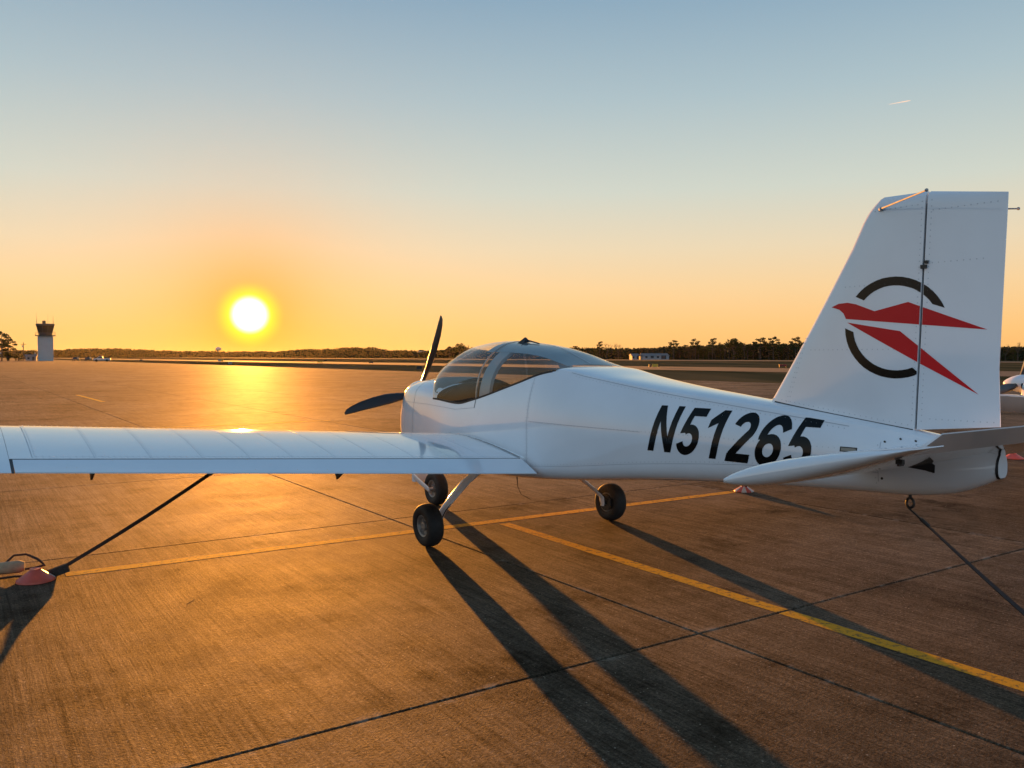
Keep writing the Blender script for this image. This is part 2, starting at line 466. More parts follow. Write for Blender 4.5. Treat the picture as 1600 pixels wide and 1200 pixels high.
def line_strip(name, label, p0, p1, w, z=0.001):
    p0, p1 = Vector((*p0, 0)), Vector((*p1, 0))
    d = (p1 - p0); L = d.length; d.normalize(); s = Vector((-d.y, d.x, 0)) * (w / 2)
    n = max(2, int(L / 0.25))
    mb = MB(); rr = random.Random(name + label)
    cuts = [0.0]
    for off, ax in ((NB0, UA), (NA0, UN)):            # break the paint at the slab joints
        a0, a1 = p0.dot(ax), p1.dot(ax)
        if abs(a1 - a0) < 2.0: continue
        k0, k1 = sorted(((a0 - off) / SLAB, (a1 - off) / SLAB))
        for k in range(math.ceil(k0), math.floor(k1) + 1):
            cuts.append((off + k * SLAB - a0) / (a1 - a0) * L)
    cuts = sorted(cuts) + [L]
    for c0, c1 in zip(cuts[:-1], cuts[1:]):
        c0, c1 = c0 + 0.012, c1 - 0.012
        if c1 - c0 < 0.05: continue
        m_ = max(1, int((c1 - c0) / 0.2))
        rows = []
        for k in range(m_ + 1):
            p = p0 + d * (c0 + (c1 - c0) * k / m_)
            wl_, wr_ = 1 + rr.uniform(-.06, .06), 1 + rr.uniform(-.06, .06)
            rows.append([tuple(p - s * wl_ + Vector((0, 0, z))), tuple(p + s * wr_ + Vector((0, 0, z)))])
        mb.grid(rows)
    return tag(mb.build(name, M_YELLOW, smooth=False), label, 'painted line', kind='structure')
line_strip('painted_line', 'yellow cross line running under the aircraft from the left marker to the tail marker', (-3.33, 6.153), (2.75, 10.015), 0.13)
line_strip('painted_line', 'yellow lead line running from the cross line out to the lower right', (-0.08, 8.067), (4.4, 1.09), 0.115)
line_strip('painted_line', 'distant yellow cross line in the sun glint beyond the left wing', (-12.5, 15.9), (-4.6, 21.2), 0.13)
line_strip('painted_line', 'short yellow dash on the apron far behind the left wing', (-18.35, 35.2), (-14.6, 29.8), 0.16)

# ------------------------------------------------------------------ aircraft
HEAD = R(34.0)
AC_O = (0.1293, 7.6552, 0.0)
def pchip(xs, ys):
    xs, ys = np.array(xs, float), np.array(ys, float)
    o = np.argsort(xs); xs, ys = xs[o], ys[o]
    h = np.diff(xs); d = np.diff(ys) / h
    m = np.zeros(len(xs)); m[0], m[-1] = d[0], d[-1]
    for i in range(1, len(xs) - 1):
        if d[i - 1] * d[i] > 0:
            w1, w2 = 2 * h[i] + h[i - 1], h[i] + 2 * h[i - 1]
            m[i] = (w1 + w2) / (w1 / d[i - 1] + w2 / d[i])
    def f(x):
        x = min(max(x, xs[0]), xs[-1])
        i = min(max(int(np.searchsorted(xs, x)) - 1, 0), len(h) - 1)
        t = (x - xs[i]) / h[i]
        return float((2 * t**3 - 3 * t**2 + 1) * ys[i] + (t**3 - 2 * t**2 + t) * h[i] * m[i] + (-2 * t**3 + 3 * t**2) * ys[i + 1] + (t**3 - t**2) * h[i] * m[i + 1])
    return f
f_zb = pchip([-4.21, -4.17, -4.08, -3.97, -3.75, -3.4, -2.7, -1.9, -1.2, -0.6, 0.3, 1.0, 1.5, 1.8, 1.95],
             [1.02, 1.00, 0.950, 0.905, 0.865, 0.845, 0.805, 0.742, 0.665, 0.615, 0.58, 0.60, 0.68, 0.77, 0.84])
f_hw = pchip([-4.21, -4.17, -4.05, -3.7, -3.0, -2.2, -1.5, -0.77, 0.0, 0.6, 0.9, 1.3, 1.6, 1.75, 1.85, 1.95],
             [0.03, 0.052, 0.092, 0.135, 0.225, 0.335, 0.445, 0.535, 0.55, 0.545, 0.535, 0.505, 0.46, 0.41, 0.35, 0.28])
f_zs = pchip([-4.21, -3.76, -2.76, -2.0, -1.3, -1.05, -0.9, -0.51, 0.10, 0.39, 0.85, 1.5, 1.95],
             [1.12, 1.185, 1.290, 1.372, 1.470, 1.508, 1.49, 1.385, 1.232, 1.185, 1.21, 1.21, 1.15])
f_ys = pchip([-4.21, -3.76, -2.76, -2.0, -1.3, -1.05, -0.9, -0.5, 0.1, 0.85, 1.3, 1.6, 1.95],
             [0.02, 0.085, 0.17, 0.255, 0.345, 0.38, 0.42, 0.475, 0.505, 0.505, 0.475, 0.43, 0.25])
f_zt = pchip([-4.21, -3.76, -2.76, -2.0, -1.52, -0.99, -0.9, 0.75, 0.85, 1.2, 1.5, 1.75, 1.95],
             [1.15, 1.217, 1.336, 1.412, 1.468, 1.540, 1.54, 1.36, 1.385, 1.41, 1.39, 1.345, 1.27])
f_rb = pchip([-4.21, -4.0, -3.0, -1.0, 1.0, 1.95], [0.03, 0.10, 0.12, 0.10, 0.10, 0.12])
def side_y(x, z):
    zb, zs, hw, ys = f_zb(x), f_zs(x), f_hw(x), f_ys(x)
    r = min(f_rb(x), 0.45 * (zs - zb)); ry = min(r, hw * 0.7)
    if z < zb + r:
        t = max(0.0, 1 - (z - zb) / r)
        return hw - ry + ry * math.sqrt(max(0.0, 1 - t * t))
    k = max(0.0, ((z - zb) / (zs - zb) - 0.45) / 0.55)
    return hw - (hw - ys) * k ** 2.2
def deck_z(x, y):
    zs, zt, ys = f_zs(x), f_zt(x), f_ys(x)
    p = 2.3
    return zs + (zt - zs) * max(0.0, 1 - (abs(y) / ys) ** p) ** (1 / p)
def body_half(x):                        # belly centre -> left sill
    zb, zs, hw = f_zb(x), f_zs(x), f_hw(x)
    r = min(f_rb(x), 0.45 * (zs - zb)); ry = min(r, hw * 0.7)
    pts = [(x, 0.0, zb), (x, (hw - ry) * 0.5, zb)]
    for k in range(7):
        a = math.pi / 2 * k / 6
        pts.append((x, hw - ry + ry * math.sin(a), zb + r - r * math.cos(a)))
    for k in range(1, 11):
        z = zb + r + (zs - zb - r) * k / 10
        pts.append((x, side_y(x, z), z))
    return pts
def deck_half(x, n=9):                   # left sill -> top centre (without the sill point)
    ys = f_ys(x)
    out = []
    for k in range(1, n + 1):
        y = ys * math.cos(math.pi / 2 * k / n)
        out.append((x, y if k < n else 0.0, deck_z(x, y if k < n else 0.0)))
    return out
def mirror(half, closed_top):
    l = half
    r = [(p[0], -p[1], p[2]) for p in half[::-1]]
    return l + (r[1:] if closed_top else r)
def full_section(x):
    b = body_half(x); d = deck_half(x)
    l = b + d
    r = [(p[0], -p[1], p[2]) for p in l[-2:0:-1]]
    return l + r
def open_section(x):
    b = body_half(x)
    return [(p[0], -p[1], p[2]) for p in b[:0:-1]] + b

AC = thing('light_aircraft', 'white low wing light aircraft with red bird logo tail tied down in the foreground', 'airplane', AC_O, R(90) + HEAD, 'parked light aircraft')
XF0, XC0, XC1 = -0.98, 0.78, 1.28        # cockpit opening between XF0 and XC0; firewall at XC1
mb = MB()
tail_x = list(np.concatenate([[-4.186, -4.182, -4.17, -4.12], np.linspace(-4.05, XF0, 44)]))
mb.grid([full_section(x) for x in tail_x], True, 0, True, False)
mb.grid([open_section(x) for x in np.linspace(XF0, XC0, 28)])
mb.grid([full_section(x) for x in np.linspace(XC0, XC1, 9)], True)
fus = mb.build('fuselage', M_WHITE, AC, angle=32)
mb = MB()
cx = [XC1 + 0.006, 1.36, 1.45, 1.53, 1.6, 1.67, 1.73, 1.79, 1.84, 1.885, 1.92, 1.945]
rows = [full_section(x) for x in cx]
last = rows[-1]
def shrink(sec, k, x, zc=1.08): return [(x, p[1] * k, zc + (p[2] - zc) * k) for p in sec]
rows += [shrink(last, 0.95, 1.962), shrink(last, 0.87, 1.972), shrink(last, 0.6, 1.976)]
mb.grid(rows, True, 0, False, True)
cowl = mb.build('engine_cowling', M_WHITE, AC, angle=32)
for s in (-1, 1):
    mb = MB()
    mb.tube([(1.978, s * 0.17, 1.17), (1.985, s * 0.17, 1.17)], [(0.065, 0.04)] * 2, 16)
    mb.build('air_inlet', M_SEAL_GAP, cowl)
mb = MB()
mb.tube([(1.45, 0.2, 0.66), (1.5, 0.2, 0.60), (1.44, 0.2, 0.54), (1.36, 0.2, 0.5)], 0.026, 12)
mb.build('exhaust_pipe', M_DARKSTEEL, cowl)
# cowl split line + skirt seam
def surf_strip(pts, w, off, name, mat, parent, wdir='z'):
    """thin strip lying on the fuselage: pts = list of (x, z) on the left side; copied to the right side"""
    for s in (1, -1):
        mb = MB()
        rows = []
        for i, (x, z) in enumerate(pts):
            x2, z2 = pts[min(i + 1, len(pts) - 1)]; x1, z1 = pts[max(i - 1, 0)]
            t = Vector((x2 - x1, z2 - z1)).normalized(); nn = Vector((-t.y, t.x)) * (w / 2)
            rows.append([(x + nn.x, s * (side_y(x + nn.x, z + nn.y) + off), z + nn.y), (x - nn.x, s * (side_y(x - nn.x, z - nn.y) + off), z - nn.y)])
        mb.grid(rows)
        mb.build(name, mat, parent)
zz = lambda x0, z0, x1, z1, n=24: [(x0 + (x1 - x0) * k / n, z0 + (z1 - z0) * k / n) for k in range(n + 1)]
surf_strip(zz(-0.77, 0.72, -0.77, f_zs(-0.77) - 0.01), 0.0035, 0.0012, 'seam', M_CORE, fus)
surf_strip(zz(-0.79, 1.10, -1.93, 1.09, 24), 0.003, 0.0012, 'seam', M_CORE, fus)
surf_strip([(x, f_zb(x) + f_rb(x) + 0.012) for x in np.linspace(-0.79, -3.6, 40)], 0.003, 0.0012, 'seam', M_CORE, fus)
surf_strip([(x, f_zs(x) - 0.004) for x in np.linspace(-1.15, -3.4, 40)], 0.004, 0.0018, 'seam', M_CORE, fus)
surf_strip(zz(-3.60, 0.93, -3.60, 1.15), 0.003, 0.0012, 'seam', M_CORE, fus)
surf_strip([(x, 1.155) for x in np.linspace(1.93, 0.95, 20)] + [(x, 1.155 - 0.02 * (0.95 - x) / 0.5) for x in np.linspace(0.9, 0.4, 8)] + zz(0.38, 1.135, 0.06, 1.165, 8), 0.004, 0.0014, 'seam', M_CORE, cowl)
surf_strip(zz(0.055, 1.165, 0.055, 1.235, 6), 0.009, 0.0016, 'seam', M_SEAL_GAP, fus)
surf_strip(zz(1.28, 0.72, 1.28, 1.19), 0.004, 0.0014, 'seam', M_CORE, cowl)
# rivets
def rivets(points, name, parent, r=0.0042, hgt=0.0014, mat=None):
    mb = MB()
    for (p, nrm) in points:
        p, nrm = Vector(p), Vector(nrm).normalized()
        u = nrm.orthogonal().normalized(); w = nrm.cross(u)
        ringv = [tuple(p + u * (r * math.cos(k * math.pi / 3)) + w * (r * math.sin(k * math.pi / 3))) for k in range(6)]
        mb.add(ringv + [tuple(p + nrm * hgt)], [(k, (k + 1) % 6, 6) for k in range(6)])
    o = mb.build(name, mat or M_RIVET, parent, fix=False)
    o['kind'] = 'stuff'
    return o
pts = []
for z in np.arange(0.74, 1.42, 0.03):
    for x in (-0.755, -0.785): pts.append(((x, side_y(x, z) + 0.0005, z), (0, 1, 0.05)))
for x in np.arange(-0.82, -3.4, -0.035):
    pts.append(((x, side_y(x, 1.10) + 0.0005, 1.10 - 0.006), (0, 1, 0)))
    z = f_zb(x) + f_rb(x) + 0.025; pts.append(((x, side_y(x, z) + 0.0005, z), (0, 1, 0)))
    z = f_zs(x) - 0.02
    if x < -1.2: pts.append(((x, side_y(x, z) + 0.0005, z), (0, 1, 0.2)))
for z in np.arange(0.92, 1.15, 0.03): pts.append(((-3.585, side_y(-3.585, z) + 0.0005, z), (0, 1, 0)))
rivets(pts, 'rivets', fus)

# ---- registration, painted on the left side of the tail cone
def glyph(ch):
    """quads in a unit cell: list of (layer, [4 points])"""
    q = []
    def strip(path, w, layer=0, closed=False):
        L, Rr = [], []
        for i, p in enumerate(path):
            a, b = Vector(path[max(i - 1, 0)]), Vector(path[min(i + 1, len(path) - 1)])
            if closed and i in (0, len(path) - 1): a, b = Vector(path[-2]), Vector(path[1])
            t = (b - a).normalized(); n_ = Vector((-t.y, t.x)) * w / 2
            L.append(Vector(p) + n_); Rr.append(Vector(p) - n_)
        for i in range(len(path) - 1): q.append((layer, [L[i], Rr[i], Rr[i + 1], L[i + 1]]))
    def arc(cx_, cy, rx, ry, a0, a1, n=18): return [(cx_ + rx * math.cos(R(a0 + (a1 - a0) * k / n)), cy + ry * math.sin(R(a0 + (a1 - a0) * k / n))) for k in range(n + 1)]
    def poly(*p, layer=0): q.append((layer, [Vector(v) for v in p]))
    w = 0.185
    if ch == 'N':
        poly((0, 0), (.185, 0), (.185, 1), (0, 1)); poly((.525, 0), (.71, 0), (.71, 1), (.525, 1)); poly((.185, .66), (.525, 0), (.525, .34), (.185, 1))
    elif ch == '1':
        poly((.29, 0), (.48, 0), (.48, 1), (.29, 1)); poly((.06, .62), (.29, .735), (.29, 1), (.06, .79))
    elif ch == '5':
        strip(arc(.31, .325, .225, .235, 128, -163, 26), w)
        poly((.13, .83), (.62, .83), (.62, 1), (.16, 1), layer=1); poly((.055, .45), (.235, .475), (.285, .84), (.13, .84))
    elif ch == '2':
        strip(arc(.31, .705, .215, .205, 172, -28, 20) + [(.10, .13)], w)
        poly((.0, 0), (.62, 0), (.62, .175), (.015, .175), layer=1)
    elif ch == '6':
        strip(arc(.32, .315, .225, .228, 0, 360, 30), w, closed=True)
        strip(arc(.385, .54, .285, .37, 185, 28, 20), w, 1)
    return q
def reg_letter(ch, x0, zb_, H, ws, shear):
    mb = MB()
    for layer, pts in glyph(ch):
        n = 6                             # split each quad so that it follows the skin
        a, b, c, d = pts
        rows = []
        for i in range(n + 1):
            row = []
            for j in range(n + 1):
                s, t = i / n, j / n
                p = (a * (1 - s) + b * s) * (1 - t) + (d * (1 - s) + c * s) * t
                z = zb_ + p.y * H
                x = x0 - (p.x * H * ws + shear * p.y * H)
                row.append((x, side_y(x, z) + 0.0016 + layer * 0.0004, z))
            rows.append(row)
        mb.grid(rows)
    return mb.build('registration_letter', M_BLACK, fus, fix=True)
for k, ch in enumerate('N51265'):
    reg_letter(ch, -1.998 - 0.197 * k - (0.025 if k else 0), 0.968 - 0.0055 * k, 0.315, 0.86, 0.22)
mb = MB()
for (x0, x1, z0, z1, m_, off) in ((-3.375, -3.475, 1.078, 1.106, 1, .001), (-3.382, -3.468, 1.083, 1.101, 0, .002)):
    mb.grid([[(x, side_y(x, z) + off, z) for z in (z0, z1)] for x in np.linspace(x0, x1, 6)], mi=m_)
mb.build('data_plate', [M_PLATE, M_INT], fus)
# stabilator slot in the tail cone, screws
slot = [(-3.735, 1.028, 1.032), (-3.80, 1.022, 1.050), (-3.852, 1.018, 1.066), (-3.872, 1.013, 1.068), (-3.90, 1.010, 1.050), (-3.888, 1.008, 1.03)]
for s in (1, -1):
    mb = MB()
    mb.grid([[(x, s * (side_y(x, z) + 0.002), z) for z in (za, (za + zb2) / 2, zb2)] for (x, za, zb2) in slot])
    mb.build('pivot_slot', M_SEAL_GAP, fus)
rivets([((x, side_y(x, z) + 0.0005, z), (0, 1, 0)) for x, z in ((-3.62, 1.02), (-3.62, 0.95), (-3.62, 1.15), (-3.70, 1.17), (-3.78, 1.165))], 'screws', fus, 0.008, 0.003, M_DARKSTEEL)
# black strip round the end of the tail cone
mb = MB()
sec = full_section(-4.185)
sec2 = full_section(-4.174)
n = len(sec)
mb.grid([[(p[0], p[1] * 1.06, 1.08 + (p[2] - 1.08) * 1.04) for p in sec], [(p[0], p[1] * 1.06, 1.08 + (p[2] - 1.08) * 1.02) for p in sec2]], True)
mb.build('edge_strip', M_SEAL_GAP, fus)

# ---- canopy
CX1 = 1.42
f_ct = pchip([-1.0, -0.8, -0.65, -0.37, -0.08, 0.23, 0.68, 1.05, 1.25, 1.36, 1.42],
             [1.542, 1.612, 1.664, 1.721, 1.750, 1.766, 1.738, 1.615, 1.500, 1.435, 1.400])
def canopy_base(x):
    if x <= 0.85: return f_ys(x), f_zs(x)
    w = 0.505 * max(0.0, (CX1 - x) / (CX1 - 0.85)) ** 0.62
    w = max(w, 0.002)
    return w, deck_z(x, w)
def canopy_pt(x, a, grow=0.0):
    w, z0 = canopy_base(x)
    zt = f_ct(x)
    n_ = 2.15 - 0.50 * min(1.0, max(0.0, (x - 0.3) / 0.7))
    ca, sa = math.cos(a), math.sin(a)
    y = (w + grow) * abs(ca) ** (2 / n_) * (1 if ca >= 0 else -1)
    return (x, y, z0 + (max(zt, z0 + 0.002) + grow - z0) * max(0.0, sa) ** (2 / n_))
mb = MB()
cxs = list(np.linspace(-1.0, 0.85, 34)) + [0.93, 1.01, 1.09, 1.16, 1.22, 1.28, 1.33, 1.37, 1.395, 1.41, 1.42]
mb.grid([[canopy_pt(x, math.pi * k / 36) for k in range(37)] for x in cxs])
can = mb.build('canopy', M_GLASS, AC, angle=80)
def hoop(x0, w, inset, name, mat, parent, thick=0.018, lean=0.0):
    mb = MB(); rows = []
    for k in range(41):
        a = math.pi * k / 40
        x = x0 + lean * math.sin(a)
        o0, o1 = canopy_pt(x + w / 2, a, -inset), canopy_pt(x - w / 2, a, -inset)
        i0, i1 = canopy_pt(x + w / 2, a, -inset - thick), canopy_pt(x - w / 2, a, -inset - thick)
        rows.append([o0, o1, i1, i0])
    mb.grid(rows, True, 0, True, True)
    return mb.build(name, mat, parent, angle=30)
hoop(0.055, 0.016, -0.003, 'canopy_bow', M_STEEL, can, 0.010)
hoop(-0.05, 0.16, 0.015, 'roll_bar', M_ROLL, AC, 0.03, -0.05)
mb = MB(); rows = []
for s in (1, -1):                                        # frame round the lower edge of the canopy
    rows = []
    for x in np.linspace(-0.95, 0.85, 30):
        w, z = canopy_base(x)
        rows.append([(x, s * (w + 0.003), z - 0.004), (x, s * (w + 0.003), z + 0.012), (x, s * (w - 0.02), z + 0.012), (x, s * (w - 0.02), z - 0.004)])
    mb = MB(); mb.grid(rows, True, 0, True, True)
    mb.build('canopy_rail', M_DARKSTEEL, can)
mb = MB()
rows = [[canopy_pt(x, math.pi / 2 + a, -0.012) for a in np.linspace(-0.62, 0.62, 15)] for x in np.linspace(-0.93, 0.20, 18)]
mb.grid(rows); mb.build('sun_shade', M_SHADE, can)
mb = MB()
p = [canopy_pt(x, math.pi / 2 - 0.02, 0.001) for x in np.linspace(0.0, -0.95, 14)]
mb.grid([[(q[0], q[1] - 0.006, q[2]), (q[0], q[1] + 0.006, q[2])] for q in p])
mb.build('centre_seam', M_CORE, can)
mb = MB()
zt = f_ct(-0.12)
mb.add([(-0.02, 0.10, zt - 0.02), (-0.02, 0.13, zt - 0.02), (-0.14, 0.05, zt + 0.004), (-0.14, 0.09, zt - 0.004), (-0.10, 0.07, zt + 0.045), (-0.10, 0.085, zt + 0.045)],
       [(0, 1, 5, 4), (2, 4, 5, 3), (0, 4, 2), (1, 3, 5), (0, 2, 3, 1)])
mb.tube([(-0.12, 0.07, zt + 0.02), (-0.30, 0.07, f_ct(-0.30) + 0.004)], 0.006, 6)
mb.tube([(-0.10, 0.075, zt + 0.03), (-0.16, 0.16, zt - 0.03)], 0.006, 6)
mb.build('canopy_latch', M_SEAL_GAP, can)

# ---- cockpit
mb = MB()
for s in (1, -1):
    mb.grid([[(x, s * (f_ys(x) - 0.012), f_zs(x) - 0.004), (x, s * (f_hw(x) - 0.03), 1.0), (x, s * (f_hw(x) - 0.05), 0.72)] for x in np.linspace(XF0, XC0 + 0.02, 18)])
mb.quad((XF0, -.47, .72), (XC0, -.47, .72), (XC0, .47, .72), (XF0, .47, .72))
mb.quad((XC0 + .3, -.47, .72), (XC0 + .3, .47, .72), (XC0 + .3, .47, 1.15), (XC0 + .3, -.47, 1.15))
mb.build('cockpit_tub', M_INT, AC)
mb = MB()
mb.grid([[(-0.62, y, 0.75), (-0.62, y, 1.18), (-0.66, y, 1.22), (-0.93, y * 0.86, 1.36)] for y in np.linspace(-.455, .455, 8)])
mb.build('baggage_shelf', M_GREY, AC)
mb = MB()
mb.grid([[(x_, y, 0.86), (x_, y, 1.41 - 0.75 * y * y)] for x_ in (0.80,) for y in np.linspace(-0.47, 0.47, 15)])
mb.grid([[(x_, y, 1.41 - 0.75 * y * y - 0.25 * (x_ - 0.72)) for y in np.linspace(-0.47, 0.47, 15)] for x_ in (0.72, 0.80, 0.95, 1.10)])
mb.build('instrument_panel', M_INT, AC)
mb = MB()
rows = []
for x in np.linspace(0.80, 1.40, 14):
    w = canopy_base(max(x, 0.86))[0] * 0.97
    rows.append([(x, w * t, deck_z(x, w * t) + 0.004) for t in np.linspace(-1, 1, 13)])
mb.grid(rows)
mb.build('glareshield', M_GLARE, AC)
for s in (1, -1):
    mb = MB()
    rows = []
    for (x, z, w, d) in ((0.28, 0.80, .19, .07), (0.26, 0.88, .20, .08), (-0.10, 0.84, .20, .09), (-0.20, 0.92, .20, .08), (-0.32, 1.15, .20, .07), (-0.38, 1.30, .17, .05), (-0.40, 1.36, .12, .03)):
        rows.append([(x + (d if z > 0.86 and x < 0 else 0), s * 0.235 - w, z), (x + d, s * 0.235 - w * 0.6, z + 0.03), (x + d, s * 0.235 + w * 0.6, z + 0.03), (x, s * 0.235 + w, z), (x - d, s * 0.235 + w * .8, z - 0.05), (x - d, s * 0.235 - w * .8, z - 0.05)])
    mb.grid(rows, True, 0, True, True)
    mb.build('seat', M_SEAT, AC, angle=60)

# ---- propeller
HUB = Vector((2.10, 0, 1.215))
mb = MB()
mb.lathe([(1.985, 0.0), (1.985, 0.135), (2.06, 0.137), (2.14, 0.125), (2.22, 0.098), (2.29, 0.062), (2.33, 0.03), (2.345, 0.0)], 'x', (0, 0, 1.215), 32)
mb.build('spinner', M_WHITE, AC)
def blade(angle):
    rad = Vector((0, math.cos(angle), math.sin(angle))); tan = Vector((0, -math.sin(angle), math.cos(angle))); fx = Vector((1, 0, 0))
    rows = []
    for r, ch, th, tw, sw in ((0.08, .055, .05, 60, 0), (0.16, .075, .042, 52, 0), (0.26, .115, .032, 42, .006), (0.40, .130, .024, 33, .010), (0.55, .122, .018, 27, .008), (0.70, .104, .013, 22, 0), (0.82, .080, .010, 19, -.014), (0.885, .055, .008, 18, -.026), (0.915, .022, .006, 17, -.04)):
        t = R(tw)
        cd_ = tan * math.cos(t) + fx * math.sin(t)
        nd = fx * math.cos(t) - tan * math.sin(t)
        c = HUB + rad * r + tan * sw
        rows.append([tuple(c + cd_ * (ch / 2 * math.cos(2 * math.pi * k / 16)) + nd * (th / 2 * math.sin(2 * math.pi * k / 16))) for k in range(16)])
    mb = MB(); mb.grid(rows, True, 0, True, True)
    return mb.build('propeller_blade', M_PROP, AC)
for a in (110.5, -10.5, 230.0): blade(R(a))

# ---- wings
UP = [(0.652, 0.800), (0.648, 0.820), (0.635, 0.842), (0.605, 0.868), (0.555, 0.888), (0.48, 0.904), (0.38, 0.915), (0.28, 0.919), (0.15, 0.914), (-0.05, 0.898), (-0.25, 0.876), (-0.5, 0.841), (-0.735, 0.801)]
LO = [(-0.735, 0.752), (-0.5, 0.738), (-0.2, 0.727), (0.1, 0.727), (0.35, 0.736), (0.5, 0.748), (0.59, 0.763), (0.635, 0.782), (0.648, 0.790)]
def dih(y, s): return (0.067 if s > 0 else 0.056) * (abs(y) - 0.58)
Y_R, Y_T, Y_TIP = 0.58, 4.10, 4.33
f_up = pchip([p[0] for p in UP], [p[1] for p in UP])
RIBS = [0.60, 0.90, 1.21, 1.52, 1.83, 2.14, 2.45, 2.74, 3.045, 3.355, 3.67, 3.995]
def make_wing(s):
    mb = MB()
    prof = UP + LO
    mb.grid([[(x, s * y, z + dih(y, s)) for x, z in prof] for y in (0.40, Y_R, 1.4, 2.4, 3.3, Y_T + 0.012)], True, 0, True, True)
    w = mb.build('wing', M_WHITE, AC, angle=30)
    # skin panels, each a separate sheet lying proud of the frame
    for y0, y1 in zip(RIBS[:-1], RIBS[1:]):
        for (xa, xb) in ((0.335, -0.70),):
            mb = MB()
            xs_ = np.linspace(xa, xb, 12)
            top = [[(x, s * y, f_up(x) + dih(y, s) + 0.0012) for x in xs_] for y in (y0 + 0.0012, y1 - 0.0012)]
            bot = [[(p[0], p[1], p[2] - 0.0016) for p in r] for r in top]
            mb.grid(top)
            mb.grid([top[0], bot[0]]); mb.grid([top[1], bot[1]])
            mb.grid([[top[0][0], top[1][0]], [bot[0][0], bot[1][0]]]); mb.grid([[top[0][-1], top[1][-1]], [bot[0][-1], bot[1][-1]]])
            mb.build('skin_panel', M_WHITE, w, angle=30)
    mb = MB()                                             # primer showing in the joints
    for y in RIBS[1:]:
        mb = MB()
        mb.grid([[(x, s * (y - 0.0024), f_up(x) + dih(y, s) + 0.0005), (x, s * (y + 0.0024), f_up(x) + dih(y, s) + 0.0005)] for x in np.linspace(0.50, -0.72, 20)])
        mb.build('panel_joint', M_CORE, w)
    mb = MB()
    mb.grid([[(0.337, s * y, f_up(0.337) + dih(y, s) + 0.0005), (0.3415, s * y, f_up(0.3415) + dih(y, s) + 0.0005)] for y in np.linspace(0.62, 3.99, 24)])
    mb.build('panel_joint', M_CORE, w)
    pts = []
    for y in np.arange(0.65, 4.0, 0.035):
        for x in (0.315, 0.36, -0.685, -0.715): pts.append(((x, s * y, f_up(x) + dih(y, s) + 0.0024), (0.1, 0, 1)))
    for y in RIBS[1:]:
        for x in np.arange(0.30, -0.68, -0.04): pts.append(((x, s * (y - 0.014), f_up(x) + dih(y, s) + 0.0024), (0, 0, 1)))
    rivets(pts, 'rivets', w)
    mb = MB()                                             # black seal along the wing root
    mb.grid([[(x, s * 0.566, z + 0.004), (x, s * 0.582, z + 0.006)] for x, z in UP[3:]])
    mb.build('root_seal', M_SEAL_GAP, w)
    mb = MB()                                             # black strips standing for the shade in the flaperon gaps
    mb.grid([[(-0.730, s * y, 0.8005 + dih(y, s)), (-0.756, s * y, 0.790 + dih(y, s) - 0.0)] for y in (0.575, 1.5, 2.8, Y_T + 0.012)])
    mb.grid([[(x, s * (Y_T - 0.002), z + dih(Y_T, s)), (x, s * (Y_T + 0.012), z + dih(Y_T, s))] for x, z in ((-0.74, 0.796), (-0.96, 0.742))])
    mb.build('flaperon_gap_shade', M_SEAL_GAP, w)
    # tip
    mb = MB()
    rows = []
    full = UP[:-1] + [(-0.74, 0.803), (-0.86, 0.778), (-0.975, 0.749), (-0.975, 0.745), (-0.74, 0.752)] + LO[1:]
    for y, k in ((Y_T + 0.014, 1.0), (4.16, 0.86), (4.22, 0.62), (4.28, 0.34), (Y_TIP, 0.08)):
        fu = lambda x: float(np.interp(x, [-0.975, -0.86, -0.74, -0.5, -0.25, -0.05, 0.15, 0.28, 0.38, 0.48, 0.555, 0.605, 0.635, 0.652], [0.749, 0.778, 0.803, 0.841, 0.876, 0.898, 0.914, 0.919, 0.915, 0.904, 0.888, 0.868, 0.842, 0.80]))
        rows.append([(x * (1 - 0.08 * (1 - k)), s * y, fu(x) + (z - fu(x)) * k - 0.012 * (1 - k) + dih(y, s)) for x, z in full])
    mb.grid(rows, True, 0, True, True)
    mb.build('wing_tip', M_WHITE, w, angle=35)
    # flaperon
    mb = MB()
    rows = []
    for y in (Y_R - 0.005, 1.5, 2.4, 3.3, Y_T - 0.004):
        tz = dih(y, s) + (0.013 * (y - 0.58) if s > 0 else 0)
        rows.append([(-0.752, s * y, 0.797 + dih(y, s)), (-0.80, s * y, 0.780 + dih(y, s)), (-0.97, s * y, 0.705 + tz), (-0.97, s * y, 0.698 + tz), (-0.80, s * y, 0.745 + dih(y, s)), (-0.752, s * y, 0.752 + dih(y, s))])
    mb.grid(rows, True, 0, True, True)
    fl = mb.build('flaperon', M_WHITE, AC, angle=25)
    for y in (2.18, 3.70):
        zt_ = 0.70 + dih(y, s) + 0.013 * (y - 0.58)
        mb = MB()
        mb.add([(-0.80, s * y, zt_ + 0.03), (-0.955, s * y, zt_ - 0.004), (-0.86, s * y, zt_ - 0.052),
                (-0.80, s * (y + 0.012), zt_ + 0.03), (-0.955, s * (y + 0.012), zt_ - 0.004), (-0.86, s * (y + 0.012), zt_ - 0.052)],
               [(0, 1, 2), (5, 4, 3), (0, 3, 4, 1), (1, 4, 5, 2), (2, 5, 3, 0)])
        mb.build('hinge_bracket', M_DARKSTEEL, fl, smooth=False)
    mb = MB()                                             # tie-down eye
    zr = 0.748 + dih(2.99, s)
    mb.tube([(-0.66, s * 2.99, zr + 0.01), (-0.66, s * 2.99, zr - 0.02)], 0.007, 8)
    mb.tube([(-0.66 + 0.022 * math.sin(t), s * 2.99, zr - 0.042 - 0.022 * math.cos(t)) for t in np.linspace(0, 2 * math.pi, 17)], 0.006, 8)
    mb.build('tie_down_eye', M_STEEL, w)
    # small fairing under the wing
    mb = MB()
